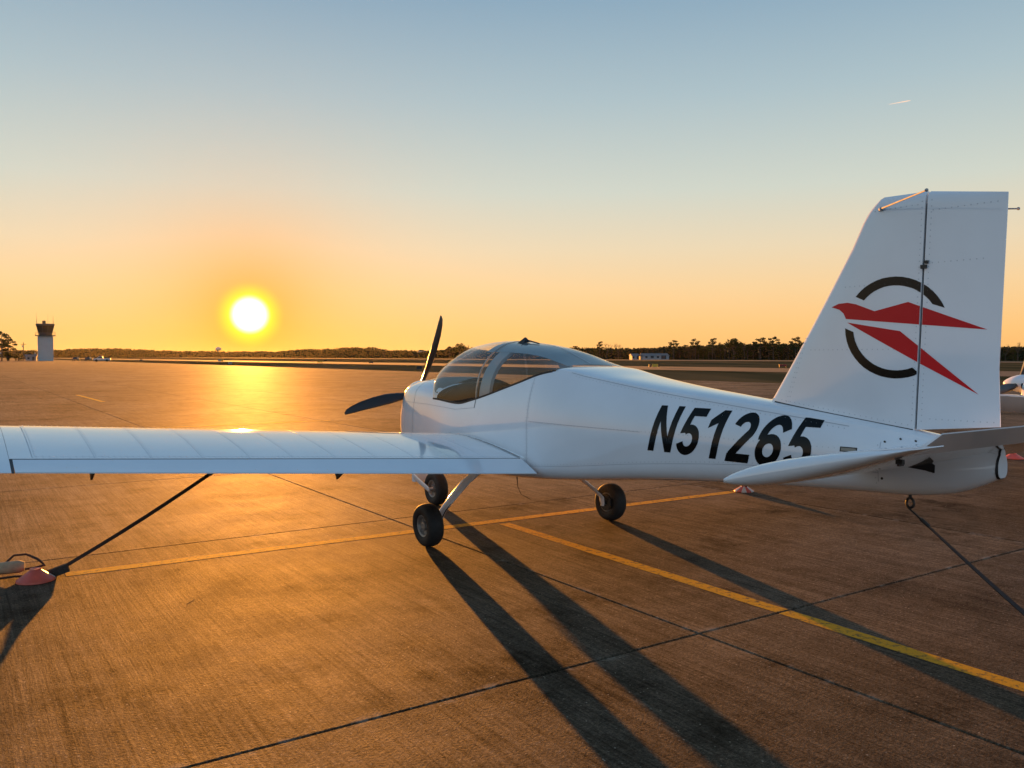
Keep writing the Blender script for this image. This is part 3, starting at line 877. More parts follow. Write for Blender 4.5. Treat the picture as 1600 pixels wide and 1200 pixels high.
    mb.tube([(-0.30, s * 1.62, 0.72 + dih(1.62, s)), (-0.44, s * 1.62, 0.705 + dih(1.62, s)), (-0.58, s * 1.62, 0.72 + dih(1.62, s))], [(0.012, 0.012), (0.03, 0.022), (0.008, 0.008)], 10)
    mb.build('wing_fairing', M_DARKSTEEL, w)
    return w
wing_l = make_wing(1); wing_r = make_wing(-1)

# ---- fin and rudder
FZB = lambda x: float(np.interp(-x, [2.76, 3.734, 3.75, 4.17], [1.338, 1.219, 1.222, 1.264]))
FZT = lambda x: float(np.interp(-x, [3.35, 3.43, 3.50, 3.78, 4.187], [2.44, 2.492, 2.516, 2.508, 2.440]))
def fin_xle(v):
    x = -2.762 - 0.672 * v
    if v > 0.9: x -= 0.085 * ((v - 0.9) / 0.1) ** 2.6
    return x
fin_xh = lambda v: -3.742 - 0.042 * v
def fin_xte(v): return float(np.interp(v, [0, 0.25, 1.0], [-4.170, -4.158, -4.187]))
def fin_half(x, v):
    c = (fin_xle(v) - x) / (fin_xle(v) - fin_xte(v)); c = min(max(c, 0.0), 1.0)
    t = 0.048 * (1 - 0.35 * v) * (2.1 * math.sqrt(c) * (1 - c) ** 1.05 + 0.06 * c)
    if v > 0.955: t *= math.sqrt(max(0.0, 1 - ((v - 0.955) / 0.045) ** 2))
    return t * 1.25
def fin_y(x, z):
    zb_, zt_ = FZB(x), FZT(x)
    return fin_half(x, min(max((z - zb_) / (zt_ - zb_), 0), 1))
VS = [-0.03, 0.0, 0.08, 0.17, 0.25, 0.35, 0.45, 0.55, 0.65, 0.75, 0.83, 0.9, 0.925, 0.95, 0.965, 0.98, 0.992, 1.0]
def fin_part(name, xa, xb, us, vs, closed_front):
    rows = []
    for v in vs:
        L_, R_ = [], []
        for u in us:
            x = xa(max(v, 0)) + (xb(max(v, 0)) - xa(max(v, 0))) * u
            z = FZB(x) + (FZT(x) - FZB(x)) * v
            y = fin_half(x, max(v, 0))
            L_.append((x, y, z)); R_.append((x, -y, z))
        rows.append(L_ + R_[::-1])
    mb = MB(); mb.grid(rows, True, 0, True, True)
    return mb.build(name, M_WHITE, AC, angle=45)
fin = fin_part('fin', fin_xle, lambda v: fin_xh(v) + 0.005, [0, .004, .012, .03, .06, .11, .18, .28, .4, .55, .7, .85, 1], VS, False)
rud = fin_part('rudder', lambda v: fin_xh(v) - 0.007, fin_xte, [0, .15, .3, .5, .7, .85, 1], VS[1:], True)
mb = MB()
mb.grid([[(fin_xh(v) - 0.001, s * 0.75 * fin_half(fin_xh(v), v), 1.222 + (2.505 - 1.222) * v) for s in (1, -1)] for v in np.linspace(0.005, 0.95, 12)])
mb.build('rudder_gap_shade', M_SEAL_GAP, fin, smooth=False)  # black strip added between fin and rudder as the shade of the gap
mb = MB()
mb.box(-3.792, -3.762, -0.045, 0.045, 2.092, 2.112); mb.box(-3.80, -3.782, -0.047, 0.047, 2.118, 2.134)
mb.build('rudder_hinge', M_DARKSTEEL, fin, smooth=False)
mb = MB(); rows = []
for x in np.linspace(-2.80, -3.73, 24):
    rows.append([(x, fin_half(x, 0.0) + 0.0015, FZB(x) + 0.004), (x, fin_half(x, 0.0) + 0.004, FZB(x) - 0.004)])
mb.grid(rows); mb.build('base_seal', M_SEAL_GAP, fin)
mb = MB(); mb.grid([[(p[0], -p[1], p[2]) for p in r] for r in rows]); mb.build('base_seal', M_SEAL_GAP, fin)
pf, pr_ = [], []
for z in np.arange(1.27, 2.47, 0.032):
    v = (z - 1.22) / 1.285
    for s in (1, -1):
        x = fin_xh(v) + 0.022; pf.append(((x, s * (fin_y(x, z) + 0.0004), z), (0, s, 0)))
        x = fin_xh(v) - 0.03; pr_.append(((x, s * (fin_y(x, z) + 0.0004), z), (0, s, 0)))
for zrow, x1 in ((2.44, -3.48), (2.025, -3.30), (1.66, -3.07)):
    for x in np.arange(x1, -3.74, -0.032):
        for s in (1, -1): pf.append(((x, s * (fin_y(x, zrow) + 0.0004), zrow + 0.0), (0, s, 0)))
for k in range(14):
    z = 1.34 + 0.03 * k
    for dx in (0.0, 0.018):
        x = -2.90 - dx - 0.12 * (k / 14)
        for s in (1, -1): pf.append(((x, s * (fin_y(x, z) + 0.0004), z), (0, s, 0)))
for x in np.arange(-2.86, -3.72, -0.035):
    for s in (1, -1): pf.append(((x, s * (fin_y(x, FZB(x) + 0.022) + 0.0004), FZB(x) + 0.022), (0, s, 0)))
for x in np.arange(-3.82, -4.15, -0.032):
    for z in (2.40, 1.285):
        for s in (1, -1): pr_.append(((x, s * (fin_y(x, z) + 0.0004), z), (0, s, 0)))
for x in np.arange(-3.82, -4.1, -0.032):
    for s in (1, -1): pr_.append(((x, s * (fin_y(x, 2.12) + 0.0004), 2.12), (0, s, 0)))
rivets(pf, 'rivets', fin, 0.0038); rivets(pr_, 'rivets', rud, 0.0038)
# emblem: split at the hinge between fin and rudder
def emblem(poly, mat, name):
    bm = bmesh.new()
    vs = [bm.verts.new((x, 0, z)) for x, z in poly]
    f_ = bm.faces.new(vs); f_.normal_update()
    bmesh.ops.triangulate(bm, faces=bm.faces)
    for k in range(60):
        geom = bm.verts[:] + bm.edges[:] + bm.faces[:]
        bmesh.ops.bisect_plane(bm, geom=geom, plane_co=(-3.15 - 0.018 * k, 0, 0), plane_no=(1, 0, 0))
    me0 = bpy.data.meshes.new(name); bm.to_mesh(me0); bm.free()
    for part, keep_front in ((fin, True), (rud, False)):
        bm = bmesh.new(); bm.from_mesh(me0)
        geom = bm.verts[:] + bm.edges[:] + bm.faces[:]
        n_ = Vector((1, 0, 0.033)).normalized()
        co = (-3.742 + (0.007 if keep_front else -0.009) - 0.0, 0, 1.22)
        bmesh.ops.bisect_plane(bm, geom=geom, plane_co=co, plane_no=n_, clear_inner=keep_front, clear_outer=not keep_front)
        if len(bm.faces):
            for v in bm.verts: v.co.y = fin_y(v.co.x, v.co.z) + 0.0016
            bmesh.ops.recalc_face_normals(bm, faces=bm.faces)
            me = bpy.data.meshes.new(name); bm.to_mesh(me); me.materials.append(mat)
            o = bpy.data.objects.new(name, me); COL.objects.link(o); o.parent = part
        bm.free()
emblem([(-3.209, 1.912), (-3.258, 1.930), (-3.321, 1.933), (-3.375, 1.922), (-3.433, 1.900), (-3.496, 1.876), (-3.691, 1.918), (-4.102, 1.757), (-3.313, 1.839), (-3.296, 1.871), (-3.266, 1.895)], M_RED, 'bird_emblem')
emblem([(-3.322, 1.818), (-3.648, 1.760), (-3.772, 1.661), (-4.066, 1.424), (-3.773, 1.576)], M_RED, 'bird_emblem')
topo = [(-3.374, 1.964), (-3.401, 1.992), (-3.432, 2.015), (-3.467, 2.034), (-3.503, 2.048), (-3.541, 2.058), (-3.581, 2.062), (-3.62, 2.062), (-3.659, 2.057), (-3.697, 2.047), (-3.733, 2.033), (-3.767, 2.015), (-3.799, 1.993), (-3.827, 1.968), (-3.851, 1.94), (-3.872, 1.91), (-3.889, 1.877)]
topi = [(-3.427, 1.941), (-3.448, 1.96), (-3.471, 1.977), (-3.496, 1.99), (-3.523, 2.001), (-3.55, 2.009), (-3.579, 2.013), (-3.608, 2.014), (-3.636, 2.012), (-3.665, 2.007), (-3.692, 1.999), (-3.719, 1.989), (-3.744, 1.975), (-3.767, 1.96), (-3.788, 1.942), (-3.808, 1.922), (-3.824, 1.9)]
boto = [(-3.31, 1.784), (-3.314, 1.746), (-3.323, 1.709), (-3.337, 1.674), (-3.356, 1.64), (-3.38, 1.609), (-3.407, 1.581), (-3.438, 1.556), (-3.472, 1.536), (-3.508, 1.52), (-3.545, 1.508), (-3.583, 1.501), (-3.621, 1.498), (-3.659, 1.5), (-3.696, 1.506), (-3.731, 1.516), (-3.757, 1.531)]
boti = [(-3.365, 1.762), (-3.37, 1.734), (-3.379, 1.706), (-3.392, 1.68), (-3.407, 1.655), (-3.426, 1.632), (-3.447, 1.611), (-3.47, 1.593), (-3.495, 1.577), (-3.522, 1.564), (-3.55, 1.554), (-3.579, 1.547), (-3.608, 1.544), (-3.637, 1.543), (-3.665, 1.546), (-3.693, 1.551), (-3.72, 1.56)]
emblem(topo + topi[::-1], M_BLACK, 'emblem_arc')
emblem(boto + boti[::-1], M_BLACK, 'emblem_arc')
# whisker aerials
for s in (1, -1):
    mb = MB()
    mb.tube([(-3.502, s * 0.02, 2.449), (-4.02, s * 0.45, 2.424)], [0.0055, 0.004], 8)
    mb.tube([(-3.50, s * 0.01, 2.446), (-3.53, s * 0.045, 2.447)], 0.011, 8)
    mb.lathe([(-0.009, 0), (-0.006, 0.007), (0, 0.009), (0.006, 0.007), (0.009, 0)], 'x', (-4.024, s * 0.453, 2.424), 10)
    mb.build('whisker_aerial', M_STEEL, AC)

# ---- stabilator and its tab
ST_LE, ST_TE = Vector((-3.45, 1.005)), Vector((-4.482, 1.263))
st_d = (ST_TE - ST_LE); ST_C = st_d.length; st_d.normalize(); st_n = Vector((st_d.y, -st_d.x))
if st_n.y < 0: st_n = -st_n
def st_sec(y, cmax, k=1.0, cmin=0.0):
    up, lo = [], []
    for u in (0, .004, .015, .04, .08, .14, .22, .32, .45, .6, .75, .88, 1.0):
        c = cmin + (cmax - cmin) * u
        t = 5 * 0.10 * (0.2969 * math.sqrt(c) - 0.126 * c - 0.3516 * c * c + 0.2843 * c ** 3 - 0.1036 * c ** 4) * ST_C + 0.002
        p = ST_LE + st_d * (c * ST_C)
        up.append((p.x + st_n.x * t * k, y, p.y + st_n.y * t * k)); lo.append((p.x - st_n.x * t * k, y, p.y - st_n.y * t * k))
    return up + lo[::-1]
HC = 0.863                                # hinge of the tab as a fraction of the chord
mb = MB()
mb.grid([st_sec(y, HC) for y in np.linspace(-1.10, 1.10, 12)], True, 0, True, True)
for s in (1, -1):
    mb.grid([st_sec(s * 1.10, 1.0), st_sec(s * 1.15, 1.0), st_sec(s * 1.19, 0.995, 0.94, 0.001), st_sec(s * 1.22, 0.985, 0.75, 0.006), st_sec(s * 1.238, 0.97, 0.45, 0.015), st_sec(s * 1.245, 0.95, 0.1, 0.03)], True, 0, True, True)
stab = mb.build('stabilator', M_WHITE, AC, angle=35)
mb = MB()
h0 = Vector((-4.346, 1.222)); te = Vector((-4.470, 1.309))
mb.grid([[(h0.x, y, h0.y + 0.008), (te.x, y, te.y + 0.003), (te.x, y, te.y - 0.002), (h0.x - 0.004, y, h0.y - 0.012)] for y in np.linspace(-1.09, 1.09, 9)], True, 0, True, True)
mb.build('trim_tab', M_WHITE, AC, angle=25)
mb = MB()
mb.box(-4.305, -4.275, 1.075, 1.095, 1.168, 1.188); mb.box(-4.295, -4.285, 1.065, 1.10, 1.160, 1.170)
mb.build('tab_hinge', M_DARKSTEEL, stab, smooth=False)
rivets([((ST_LE.x + st_d.x * c * ST_C + st_n.x * 0.03, y, ST_LE.y + st_d.y * c * ST_C), (0, 0, -1)) for c in (0.5,) for y in np.arange(-1, 1, .05)], 'rivets', stab)

# ---- landing gear
def make_wheel(x, y, z, r, w, name):
    t = MB()
    prof = []
    for k in range(15):
        a = math.pi * (k / 14) - math.pi / 2
        ca, sa = math.cos(a), math.sin(a)
        prof.append((w / 2 * abs(sa) ** 0.8 * (1 if sa > 0 else -1), r - 0.058 + 0.058 * abs(ca) ** 0.7))
    prof = [(-w * 0.36, r * 0.50), (-w * 0.46, r * 0.56)] + [(a, rr) for a, rr in prof[1:-1]] + [(w * 0.46, r * 0.56), (w * 0.36, r * 0.50)]
    t.lathe(prof, 'y', (0, 0, 0), 48)
    for gy in (-0.028, -0.010, 0.010, 0.028): pass
    wh = bpy.data.objects.new(name, None); COL.objects.link(wh); wh.parent = AC; wh.location = (x, y, z)
    t.build('tyre', M_TYRE, wh, angle=50)
    m = MB()
    for s in (1, -1):
        m.lathe([(s * w * 0.37, r * 0.53), (s * w * 0.40, r * 0.50), (s * w * 0.36, r * 0.44), (s * w * 0.22, r * 0.38), (s * w * 0.20, r * 0.22), (s * w * 0.34, r * 0.20), (s * w * 0.36, r * 0.10), (s * w * 0.30, 0.0)], 'y', (0, 0, 0), 32)
        for k in range(6):
            a = k * math.pi / 3
            m.lathe([(s * w * 0.19, 0.010), (s * w * 0.25, 0.010), (s * w * 0.25, 0.0)], 'y', (r * 0.30 * math.cos(a), 0, r * 0.30 * math.sin(a)), 6)
    m.build('rim', M_RIM, wh, angle=30)
    return wh
for s in (1, -1):
    wh = make_wheel(0.0, s * 1.02, 0.183, 0.184, 0.145, 'main_wheel')
    wh.rotation_euler = (s * R(-3), 0, 0)
    m = MB()
    m.lathe([(-s * 0.060, 0.03), (-s * 0.060, 0.082), (-s * 0.066, 0.082), (-s * 0.066, 0.03)], 'y', (0, 0, 0), 28)
    m.box(-0.10, -0.05, min(-s * 0.045, -s * 0.095), max(-s * 0.045, -s * 0.095), -0.045, 0.045)
    m.build('brake', M_DARKSTEEL, wh, angle=30)
    m = MB()
    path = [(0.14, 0.30, 0.63), (0.12, 0.45, 0.585), (0.09, 0.60, 0.50), (0.05, 0.75, 0.385), (0.02, 0.86, 0.295), (0.0, 0.905, 0.245), (0.0, 0.915, 0.185), (0.0, 0.915, 0.155)]
    rad = [(0.075, 0.02), (0.072, 0.02), (0.066, 0.018), (0.056, 0.017), (0.047, 0.016), (0.045, 0.016), (0.042, 0.016), (0.03, 0.014)]
    m.tube([(x, s * y, z) for x, y, z in path], rad, 14, flat=(1, 0, 0))
    leg = m.build('gear_leg', M_WHITE, AC, angle=50)
    m = MB()
    m.tube([(x - 0.045, s * y, z) for x, y, z in path[1:7]] + [(-0.07, s * 0.96, 0.17)], 0.005, 6)
    m.build('brake_line', M_SEAL_GAP, leg)
    m = MB(); m.tube([(0.0, s * 0.90, 0.185), (0.0, s * 1.0, 0.183)], 0.02, 10); m.build('axle', M_STEEL, leg)
make_wheel(1.713, 0.0, 0.183, 0.184, 0.135, 'nose_wheel')
m = MB()
for s in (1, -1):
    m.tube([(2.06, s * 0.03, 0.29), (2.03, s * 0.095, 0.27), (1.9, s * 0.098, 0.235), (1.713, s * 0.098, 0.183), (1.68, s * 0.098, 0.175)], [(0.05, 0.014), (0.05, 0.014), (0.042, 0.012), (0.036, 0.012), (0.02, 0.008)], 10, flat=(0, 0, 1))
m.box(2.02, 2.09, -0.10, 0.10, 0.22, 0.32)
m.tube([(1.713, -0.10, 0.183), (1.713, 0.10, 0.183)], 0.014, 10)
fork = m.build('nose_fork', M_WHITE, AC, angle=40)
m = MB(); m.tube([(1.25, 0, 0.68), (1.6, 0, 0.56), (1.9, 0, 0.42), (2.05, 0, 0.33), (2.056, 0, 0.26)], [0.03, 0.028, 0.025, 0.024, 0.024], 12)
m.build('nose_leg', M_WHITE, AC)
# belly aerial and tail tie-down ring
m = MB(); m.tube([(0.167, 0, 0.60), (0.15, 0, 0.51), (0.135, 0, 0.40)], [0.012, 0.007, 0.003], 8); m.tube([(0.135, 0, 0.405), (0.08, 0, 0.34), (-0.08, 0, 0.315)], 0.0025, 6)
m.build('belly_aerial', M_DARKSTEEL, AC)
RING = Vector((-3.70, 0, 0.80))
m = MB()
m.tube([(-3.70, 0, 0.88), (-3.70, 0, 0.835)], 0.009, 8)
m.tube([(-3.70 + 0.021 * math.sin(t), 0.0, 0.812 - 0.027 * math.cos(t)) for t in np.linspace(0, 2 * math.pi, 21)], 0.0075, 8)
m.build('tie_down_ring', M_DARKSTEEL, AC)

# ---- neighbour aircraft on the next stand
AC2 = copy_tree(AC, skip=('registration_letter', 'bird_emblem', 'emblem_arc', 'data_plate'))
AC2.location = (8.76, 10.74, 0)
AC2.rotation_euler = (R(1.0), 0, R(90) + HEAD)
tag(AC2, 'white light aircraft on the next stand mostly hidden behind the tail at the right edge', 'airplane', 'parked light aircraft')
M_AC = Matrix.Translation(AC_O) @ Matrix.Rotation(R(90) + HEAD, 4, 'Z')
def aw(x, y, z): return M_AC @ Vector((x, y, z))

# ------------------------------------------------------------------ tie-down gear on the apron
def strap(name, label, p0, p1, w, twist, buckle_at=None, hook=True):
    p0, p1 = Vector(p0), Vector(p1)
    t = thing(name, label, 'strap', (p1.x, p1.y, 0), 0, 'tie-down straps')
    off = Vector((p1.x, p1.y, 0))
    d = (p1 - p0).normalized(); u0 = d.cross(Vector((0, 0, 1))).normalized(); v0 = d.cross(u0)
    rows = []
    n = 40
    for k in range(n + 1):
        s = k / n
        a = twist[0] + (twist[1] - twist[0]) * s
        p = p0.lerp(p1, s) - Vector((0, 0, 0.012 * math.sin(math.pi * s))) - off
        u = u0 * math.cos(a) + v0 * math.sin(a); q = u0 * -math.sin(a) + v0 * math.cos(a)
        rows.append([tuple(p + u * w / 2 + q * .002), tuple(p - u * w / 2 + q * .002), tuple(p - u * w / 2 - q * .002), tuple(p + u * w / 2 - q * .002)])
    m = MB(); m.grid(rows, True, 0, True, True)
    m.build('webbing', M_STRAP, t)
    m = MB()
    q0 = p0 - off
    m.tube([tuple(q0 + Vector((0, 0, 0.0)) - d * 0.055 + d * (0.05 * (1 - math.cos(a)) ) + u0 * 0.022 * math.sin(a)) for a in np.linspace(0, 2 * math.pi, 17)], 0.0055, 8)
    m.tube([tuple(q0 + d * 0.04), tuple(q0 + d * 0.10)], 0.011, 8)
    m.build('hook', M_DARKSTEEL, t)
    return t, d, u0, off
eye = aw(-0.66, 2.99, 0.748 + 0.067 * 2.41 - 0.062)
anc = Vector((-3.30, 6.16, 0.075))
t, d, u0, off = strap('tie_down_strap', 'long dark webbing strap slanting from the left wing down to the orange marker', eye, anc, 0.026, (0.5, 1.45))
m = MB()                                             # ratchet plate at the lower end
def plate(m, c, ux, uy, uz, a, b, h):
    c = Vector(c)
    vs = [tuple(c + ux * sx * a + uy * sy * b + uz * sz * h) for sz in (-1, 1) for sx, sy in ((-1, -1), (1, -1), (1, 1), (-1, 1))]
    m.add(vs, [(0, 3, 2, 1), (4, 5, 6, 7), (0, 1, 5, 4), (1, 2, 6, 5), (2, 3, 7, 6), (3, 0, 4, 7)])
dirp = Vector((0.80, 0.35, 0.28)).normalized(); upv = Vector((-0.25, -0.1, 1)); upv = (upv - dirp * upv.dot(dirp)).normalized(); sidev = dirp.cross(upv)
c0 = Vector((-0.055, -0.03, 0.035))
for s in (-1, 1):
    plate(m, c0 + sidev * s * 0.02, dirp, upv, sidev, 0.070, 0.030, 0.0025)
plate(m, c0 + upv * 0.024, dirp, sidev, upv, 0.055, 0.020, 0.002)
for a_ in (-0.035, 0.0, 0.04):
    p = c0 + dirp * a_
    m.tube([tuple(p - sidev * 0.03), tuple(p + sidev * 0.03)], 0.007, 8)
m.build('ratchet', M_DARKSTEEL, t, smooth=False)
ring_w = aw(-3.70, 0.0, 0.785)
anc2 = aw(-4.316, -0.532, 0.03)
strap('tie_down_strap', 'dark webbing strap running from the ring under the tail to the lower right', ring_w + Vector((0.022, -0.008, -0.03)), anc2, 0.034, (0.2, 0.9))
eye_r = aw(-0.66, -2.99, 0.748 + 0.056 * 2.41 - 0.062)
strap('tie_down_strap', 'dark webbing strap hanging behind the tail down to the orange marker under it', eye_r, aw(0.43, -3.50, 0.06), 0.034, (0.5, 1.2))

def marker(label, loc, r=0.17, h=0.105, rz=0.0, white_from=(3, 9)):
    t = thing('tie_down_marker', label, 'ground marker', loc, rz, 'orange tie-down markers')
    n = 24
    m = MB()
    def pt(k, rr, z): return (rr * math.cos(2 * math.pi * k / n), rr * math.sin(2 * math.pi * k / n), z)
    for k in range(n):
        wedge = k // 2
        mi = 1 if wedge in white_from else 0
        for (r0, z0, r1, z1) in ((r, 0.004, r * 0.98, 0.016), (r * 0.98, 0.016, r * 0.30, h * 0.88)):
            m.quad(pt(k, r0, z0), pt(k + 1, r0, z0), pt(k + 1, r1, z1), pt(k, r1, z1), mi)
    m.build('cone', [M_ORANGE, M_WPLAST], t, angle=20)
    m = MB()
    m.lathe([(h * 0.86, r * 0.31), (h, r * 0.28), (h, r * 0.12), (h * 0.9, 0.0)], 'z', (0, 0, 0), 16)
    m.build('collar', M_ORANGE, t)
    return t
pL = aw(0.575, 3.85, 0)
marker('orange cone shaped tie-down marker beside the dark ratchet at the left edge', (pL.x - 0.055, pL.y, 0), 0.128, 0.092, R(200), (6,))
marker('small orange and white tie-down marker under the tail of the nearest aircraft', tuple(aw(0.44, -3.50, 0)), 0.118, 0.075, R(30), (5, 7, 9))
marker('distant orange tie-down marker just right of the tail cone end', (7.95, 13.2, 0), 0.15, 0.09, R(-60), (5,))
# chock with its rope
ch = thing('wheel_chock', 'tan tube shaped chock with a dark rope loop at the left edge', 'chock', (-3.635, 6.12, 0), 0)
m = MB()
m.tube([(-0.42, -0.17, 0.05), (-0.2, -0.07, 0.062), (0.0, 0.0, 0.07), (0.03, 0.012, 0.07)], [0.042, 0.045, 0.046, 0.03], 16)
m.build('bar', M_TAN, ch)
m = MB()
m.tube([(-0.10, 0.0, 0.10), (-0.06, 0.03, 0.145), (0.02, 0.05, 0.15), (0.10, 0.05, 0.115), (0.15, 0.04, 0.085), (0.17, 0.03, 0.075), (0.11, 0.0, 0.06), (0.05, -0.02, 0.055)], 0.0085, 8)
m.build('rope', M_STRAP, ch)
m = MB()
m.tube([(-0.35, -0.28, 0.012), (-0.2, -0.2, 0.02), (-0.08, -0.13, 0.014), (0.02, -0.09, 0.02), (0.08, -0.06, 0.012)], 0.008, 8)
m.build('rope', M_STRAP, ch)
tw = thing('mark', 'small dark twig lying flat on the concrete left of centre', 'mark', (-2.13, 5.43, 0.0), 0)
m = MB(); m.tube([(0, 0, 0.0008), (0.006, 0.05, 0.0008), (0.010, 0.10, 0.0008)], [(0.0008, 0.004), (0.0008, 0.003), (0.0006, 0.002)], 6, flat=(0, 0, 1)); m.build('stem', M_STRAP, tw)  # thin flat sliver standing for a dark mark on the concrete

# ------------------------------------------------------------------ airfield background
M_TOWER = material('tower_panel', (0.46, 0.44, 0.42), 0.6, var=0.05, vscale=0.5)
M_CAB = material('tower_dark_frame', (0.05, 0.045, 0.035), 0.5)
M_CABGLASS = material('tower_glass', (0.05, 0.045, 0.03), 0.08, spec=0.8)
M_WALL = material('white_wall', (0.30, 0.30, 0.30), 0.7, var=0.08, vscale=0.4)
M_ROOF = material('grey_roof', (0.16, 0.15, 0.14), 0.7)
M_WIN = material('window_dark', (0.03, 0.03, 0.035), 0.15)
M_SIGNK = material('sign_black', (0.015, 0.014, 0.013), 0.5)
M_SIGNY = material('sign_yellow', (0.55, 0.36, 0.03), 0.5)
M_SIGNR = material('sign_red', (0.30, 0.02, 0.015), 0.5)
M_WOOD = material('pole_wood', (0.06, 0.045, 0.03), 0.8)
M_CARD = material('dark_car_paint', (0.02, 0.02, 0.022), 0.2, coat=0.5)
M_CARW = material('pale_car_paint', (0.45, 0.44, 0.42), 0.55)

# control tower
TW = thing('control_tower', 'square grey control tower with flared dark glass cab and roof aerials', 'tower', (-168.5, 302.0, 0), R(29))
m = MB(); hw = 2.25
m.box(-hw, hw, -hw, hw, 0, 8.6); m.box(-hw - 0.12, hw + 0.12, -hw - 0.12, hw + 0.12, 8.6, 9.0)
m.build('shaft', M_TOWER, TW, smooth=False)
m = MB(); m.box(-2.45, -hw - 0.002, -2.45, -hw - 0.002, 0, 8.55); m.box(hw + .002, 2.45, -2.45, -hw - .002, 0, 8.55); m.box(hw + .002, 2.45, hw + .002, 2.45, 0, 8.55); m.box(-2.45, -hw - .002, hw + .002, 2.45, 0, 8.55)
m.build('corner_post', M_TOWER, TW, smooth=False)
m = MB(); m.box(-3.2, 3.2, -3.2, 3.2, 9.0, 9.25)
cat = m.build('catwalk', M_CAB, TW, smooth=False)
m = MB()
for x in np.linspace(-3.1, 3.1, 7):
    for y in (-3.1, 3.1):
        m.box(x - .03, x + .03, y - .03, y + .03, 9.25, 10.3); m.box(y - .03, y + .03, x - .03, x + .03, 9.25, 10.3)
for z in (9.75, 10.25):
    for y in (-3.1, 3.1):
        m.box(-3.1, 3.1, y - .025, y + .025, z, z + .05); m.box(y - .025, y + .025, -3.1, 3.1, z, z + .05)
m.build('railing', M_CAB, cat, smooth=False)
def sq(h, z): return [(-h, -h, z), (h, -h, z), (h, h, z), (-h, h, z)]
m = MB(); m.grid([sq(2.15, 9.25), sq(2.2, 10.2)], True, 0, True, False); m.build('cab_wall', M_CAB, TW, smooth=False)
m = MB(); m.grid([sq(2.2, 10.2), sq(2.75, 12.6)], True); cabg = m.build('cab_glass', M_CABGLASS, TW, smooth=False)
m = MB()
for k in range(4):
    for f in (-1.0, -0.33, 0.33, 1.0):
        a = k * math.pi / 2; c_, s_ = math.cos(a), math.sin(a)
        p0 = (2.22, 2.22 * f, 10.2); p1 = (2.78, 2.78 * f, 12.6)
        m.tube([(p[0] * c_ - p[1] * s_, p[0] * s_ + p[1] * c_, p[2]) for p in (p0, p1)], 0.07, 6)
m.build('mullion', M_CAB, cabg, smooth=False)
m = MB(); m.grid([sq(2.85, 12.6), sq(2.95, 12.75), sq(2.95, 13.25), sq(2.6, 13.4)], True, 0, True, True); roof = m.build('roof', M_CAB, TW, smooth=False)
m = MB(); m.box(-0.9, 0.2, -0.6, 0.6, 13.4, 14.5); m.build('roof_box', M_CAB, TW, smooth=False)
for (x, y, h_) in ((-2.7, -2.5, 4.0), (2.5, -2.6, 2.6), (0.9, 1.5, 3.6), (2.6, 2.5, 3.2), (-2.6, 2.6, 2.8)):
    m = MB(); m.tube([(x, y, 13.3), (x, y, 13.3 + h_ * 0.4), (x, y, 13.3 + h_)], [0.05, 0.03, 0.015], 6); m.build('aerial', M_CAB, TW)

def simple_building(name, label, loc, rz, w, d, h, roof_h, wins, wallm=M_WALL):
    t = thing(name, label, 'building', loc, rz)
    m = MB(); m.box(-w / 2, w / 2, -d / 2, d / 2, 0, h); wl_ = m.build('wall', wallm, t, smooth=False)
    m = MB()
    e = 0.3
    m.add([(-w / 2 - e, -d / 2 - e, h), (w / 2 + e, -d / 2 - e, h), (w / 2 + e, d / 2 + e, h), (-w / 2 - e, d / 2 + e, h), (-w / 2 - e, 0, h + roof_h), (w / 2 + e, 0, h + roof_h)],
          [(0, 1, 5, 4), (2, 3, 4, 5), (1, 2, 5), (3, 0, 4), (0, 3, 2, 1)])
    m.build('roof', M_ROOF, t, smooth=False)
    for (x, z, ww, hh) in wins:
        m = MB(); m.box(x - ww / 2, x + ww / 2, -d / 2 - 0.03, -d / 2 + 0.1, z, z + hh); m.build('window', M_WIN, wl_, smooth=False)
    return t
ra = R(-20)
simple_building('clubhouse', 'long low white building in front of the trees right of the canopy', (72.0, 424, 0), R(8), 13.5, 7, 1.9, 1.3, [(-5, 0.8, 1.2, 1.0), (-2, 0.8, 1.6, 1.2), (1, 0.8, 1.2, 1.0), (4, 0.3, 2.6, 1.9)])
simple_building('shed', 'small white shed left of the long low white building', (62.3, 426, 0), R(8), 3.6, 5, 2.0, 1.1, [(-1.2, 0.7, 1.1, 1.0), (1.2, 0.2, 1.0, 1.9)])
simple_building('hangar', 'grey hangar among trees behind the propeller', (-79, 800, 0), R(12), 22, 12, 5.0, 2.0, [(-6, 0.2, 5, 4), (4, 0.2, 5, 4)], M_TOWER)
simple_building('hut', 'small pale hut at the foot of the control tower', (-183.0, 318, 0), R(28), 3.6, 3.0, 1.7, 0.7, [(-0.8, 0.6, 0.7, 0.7), (0.8, 0.1, 0.8, 1.4)])

# utility poles
def pole(label, loc, h):
    t = thing('utility_pole', label, 'pole', loc, R(20), 'utility poles')
    m = MB(); m.tube([(0, 0, 0), (0, 0, h)], [0.16, 0.10], 8); m.build('post', M_WOOD, t)
    m = MB(); m.box(-0.9, 0.9, -0.06, 0.06, h - 0.9, h - 0.75); m.build('crossarm', M_WOOD, t, smooth=False)
    m = MB(); m.lathe([(h - 2.0, 0.0), (h - 2.0, 0.22), (h - 1.3, 0.22), (h - 1.25, 0.0)], 'z', (-0.35, 0, 0), 10); m.build('transformer', M_TOWER, t)
pole('tall utility pole with transformer left of the control tower', (-190.5, 326, 0), 7.2)
pole('short utility pole nearest the big pine at the left edge', (-196.5, 322, 0), 4.6)
pole('slim utility pole just left of the control tower', (-188.0, 330, 0), 4.4)

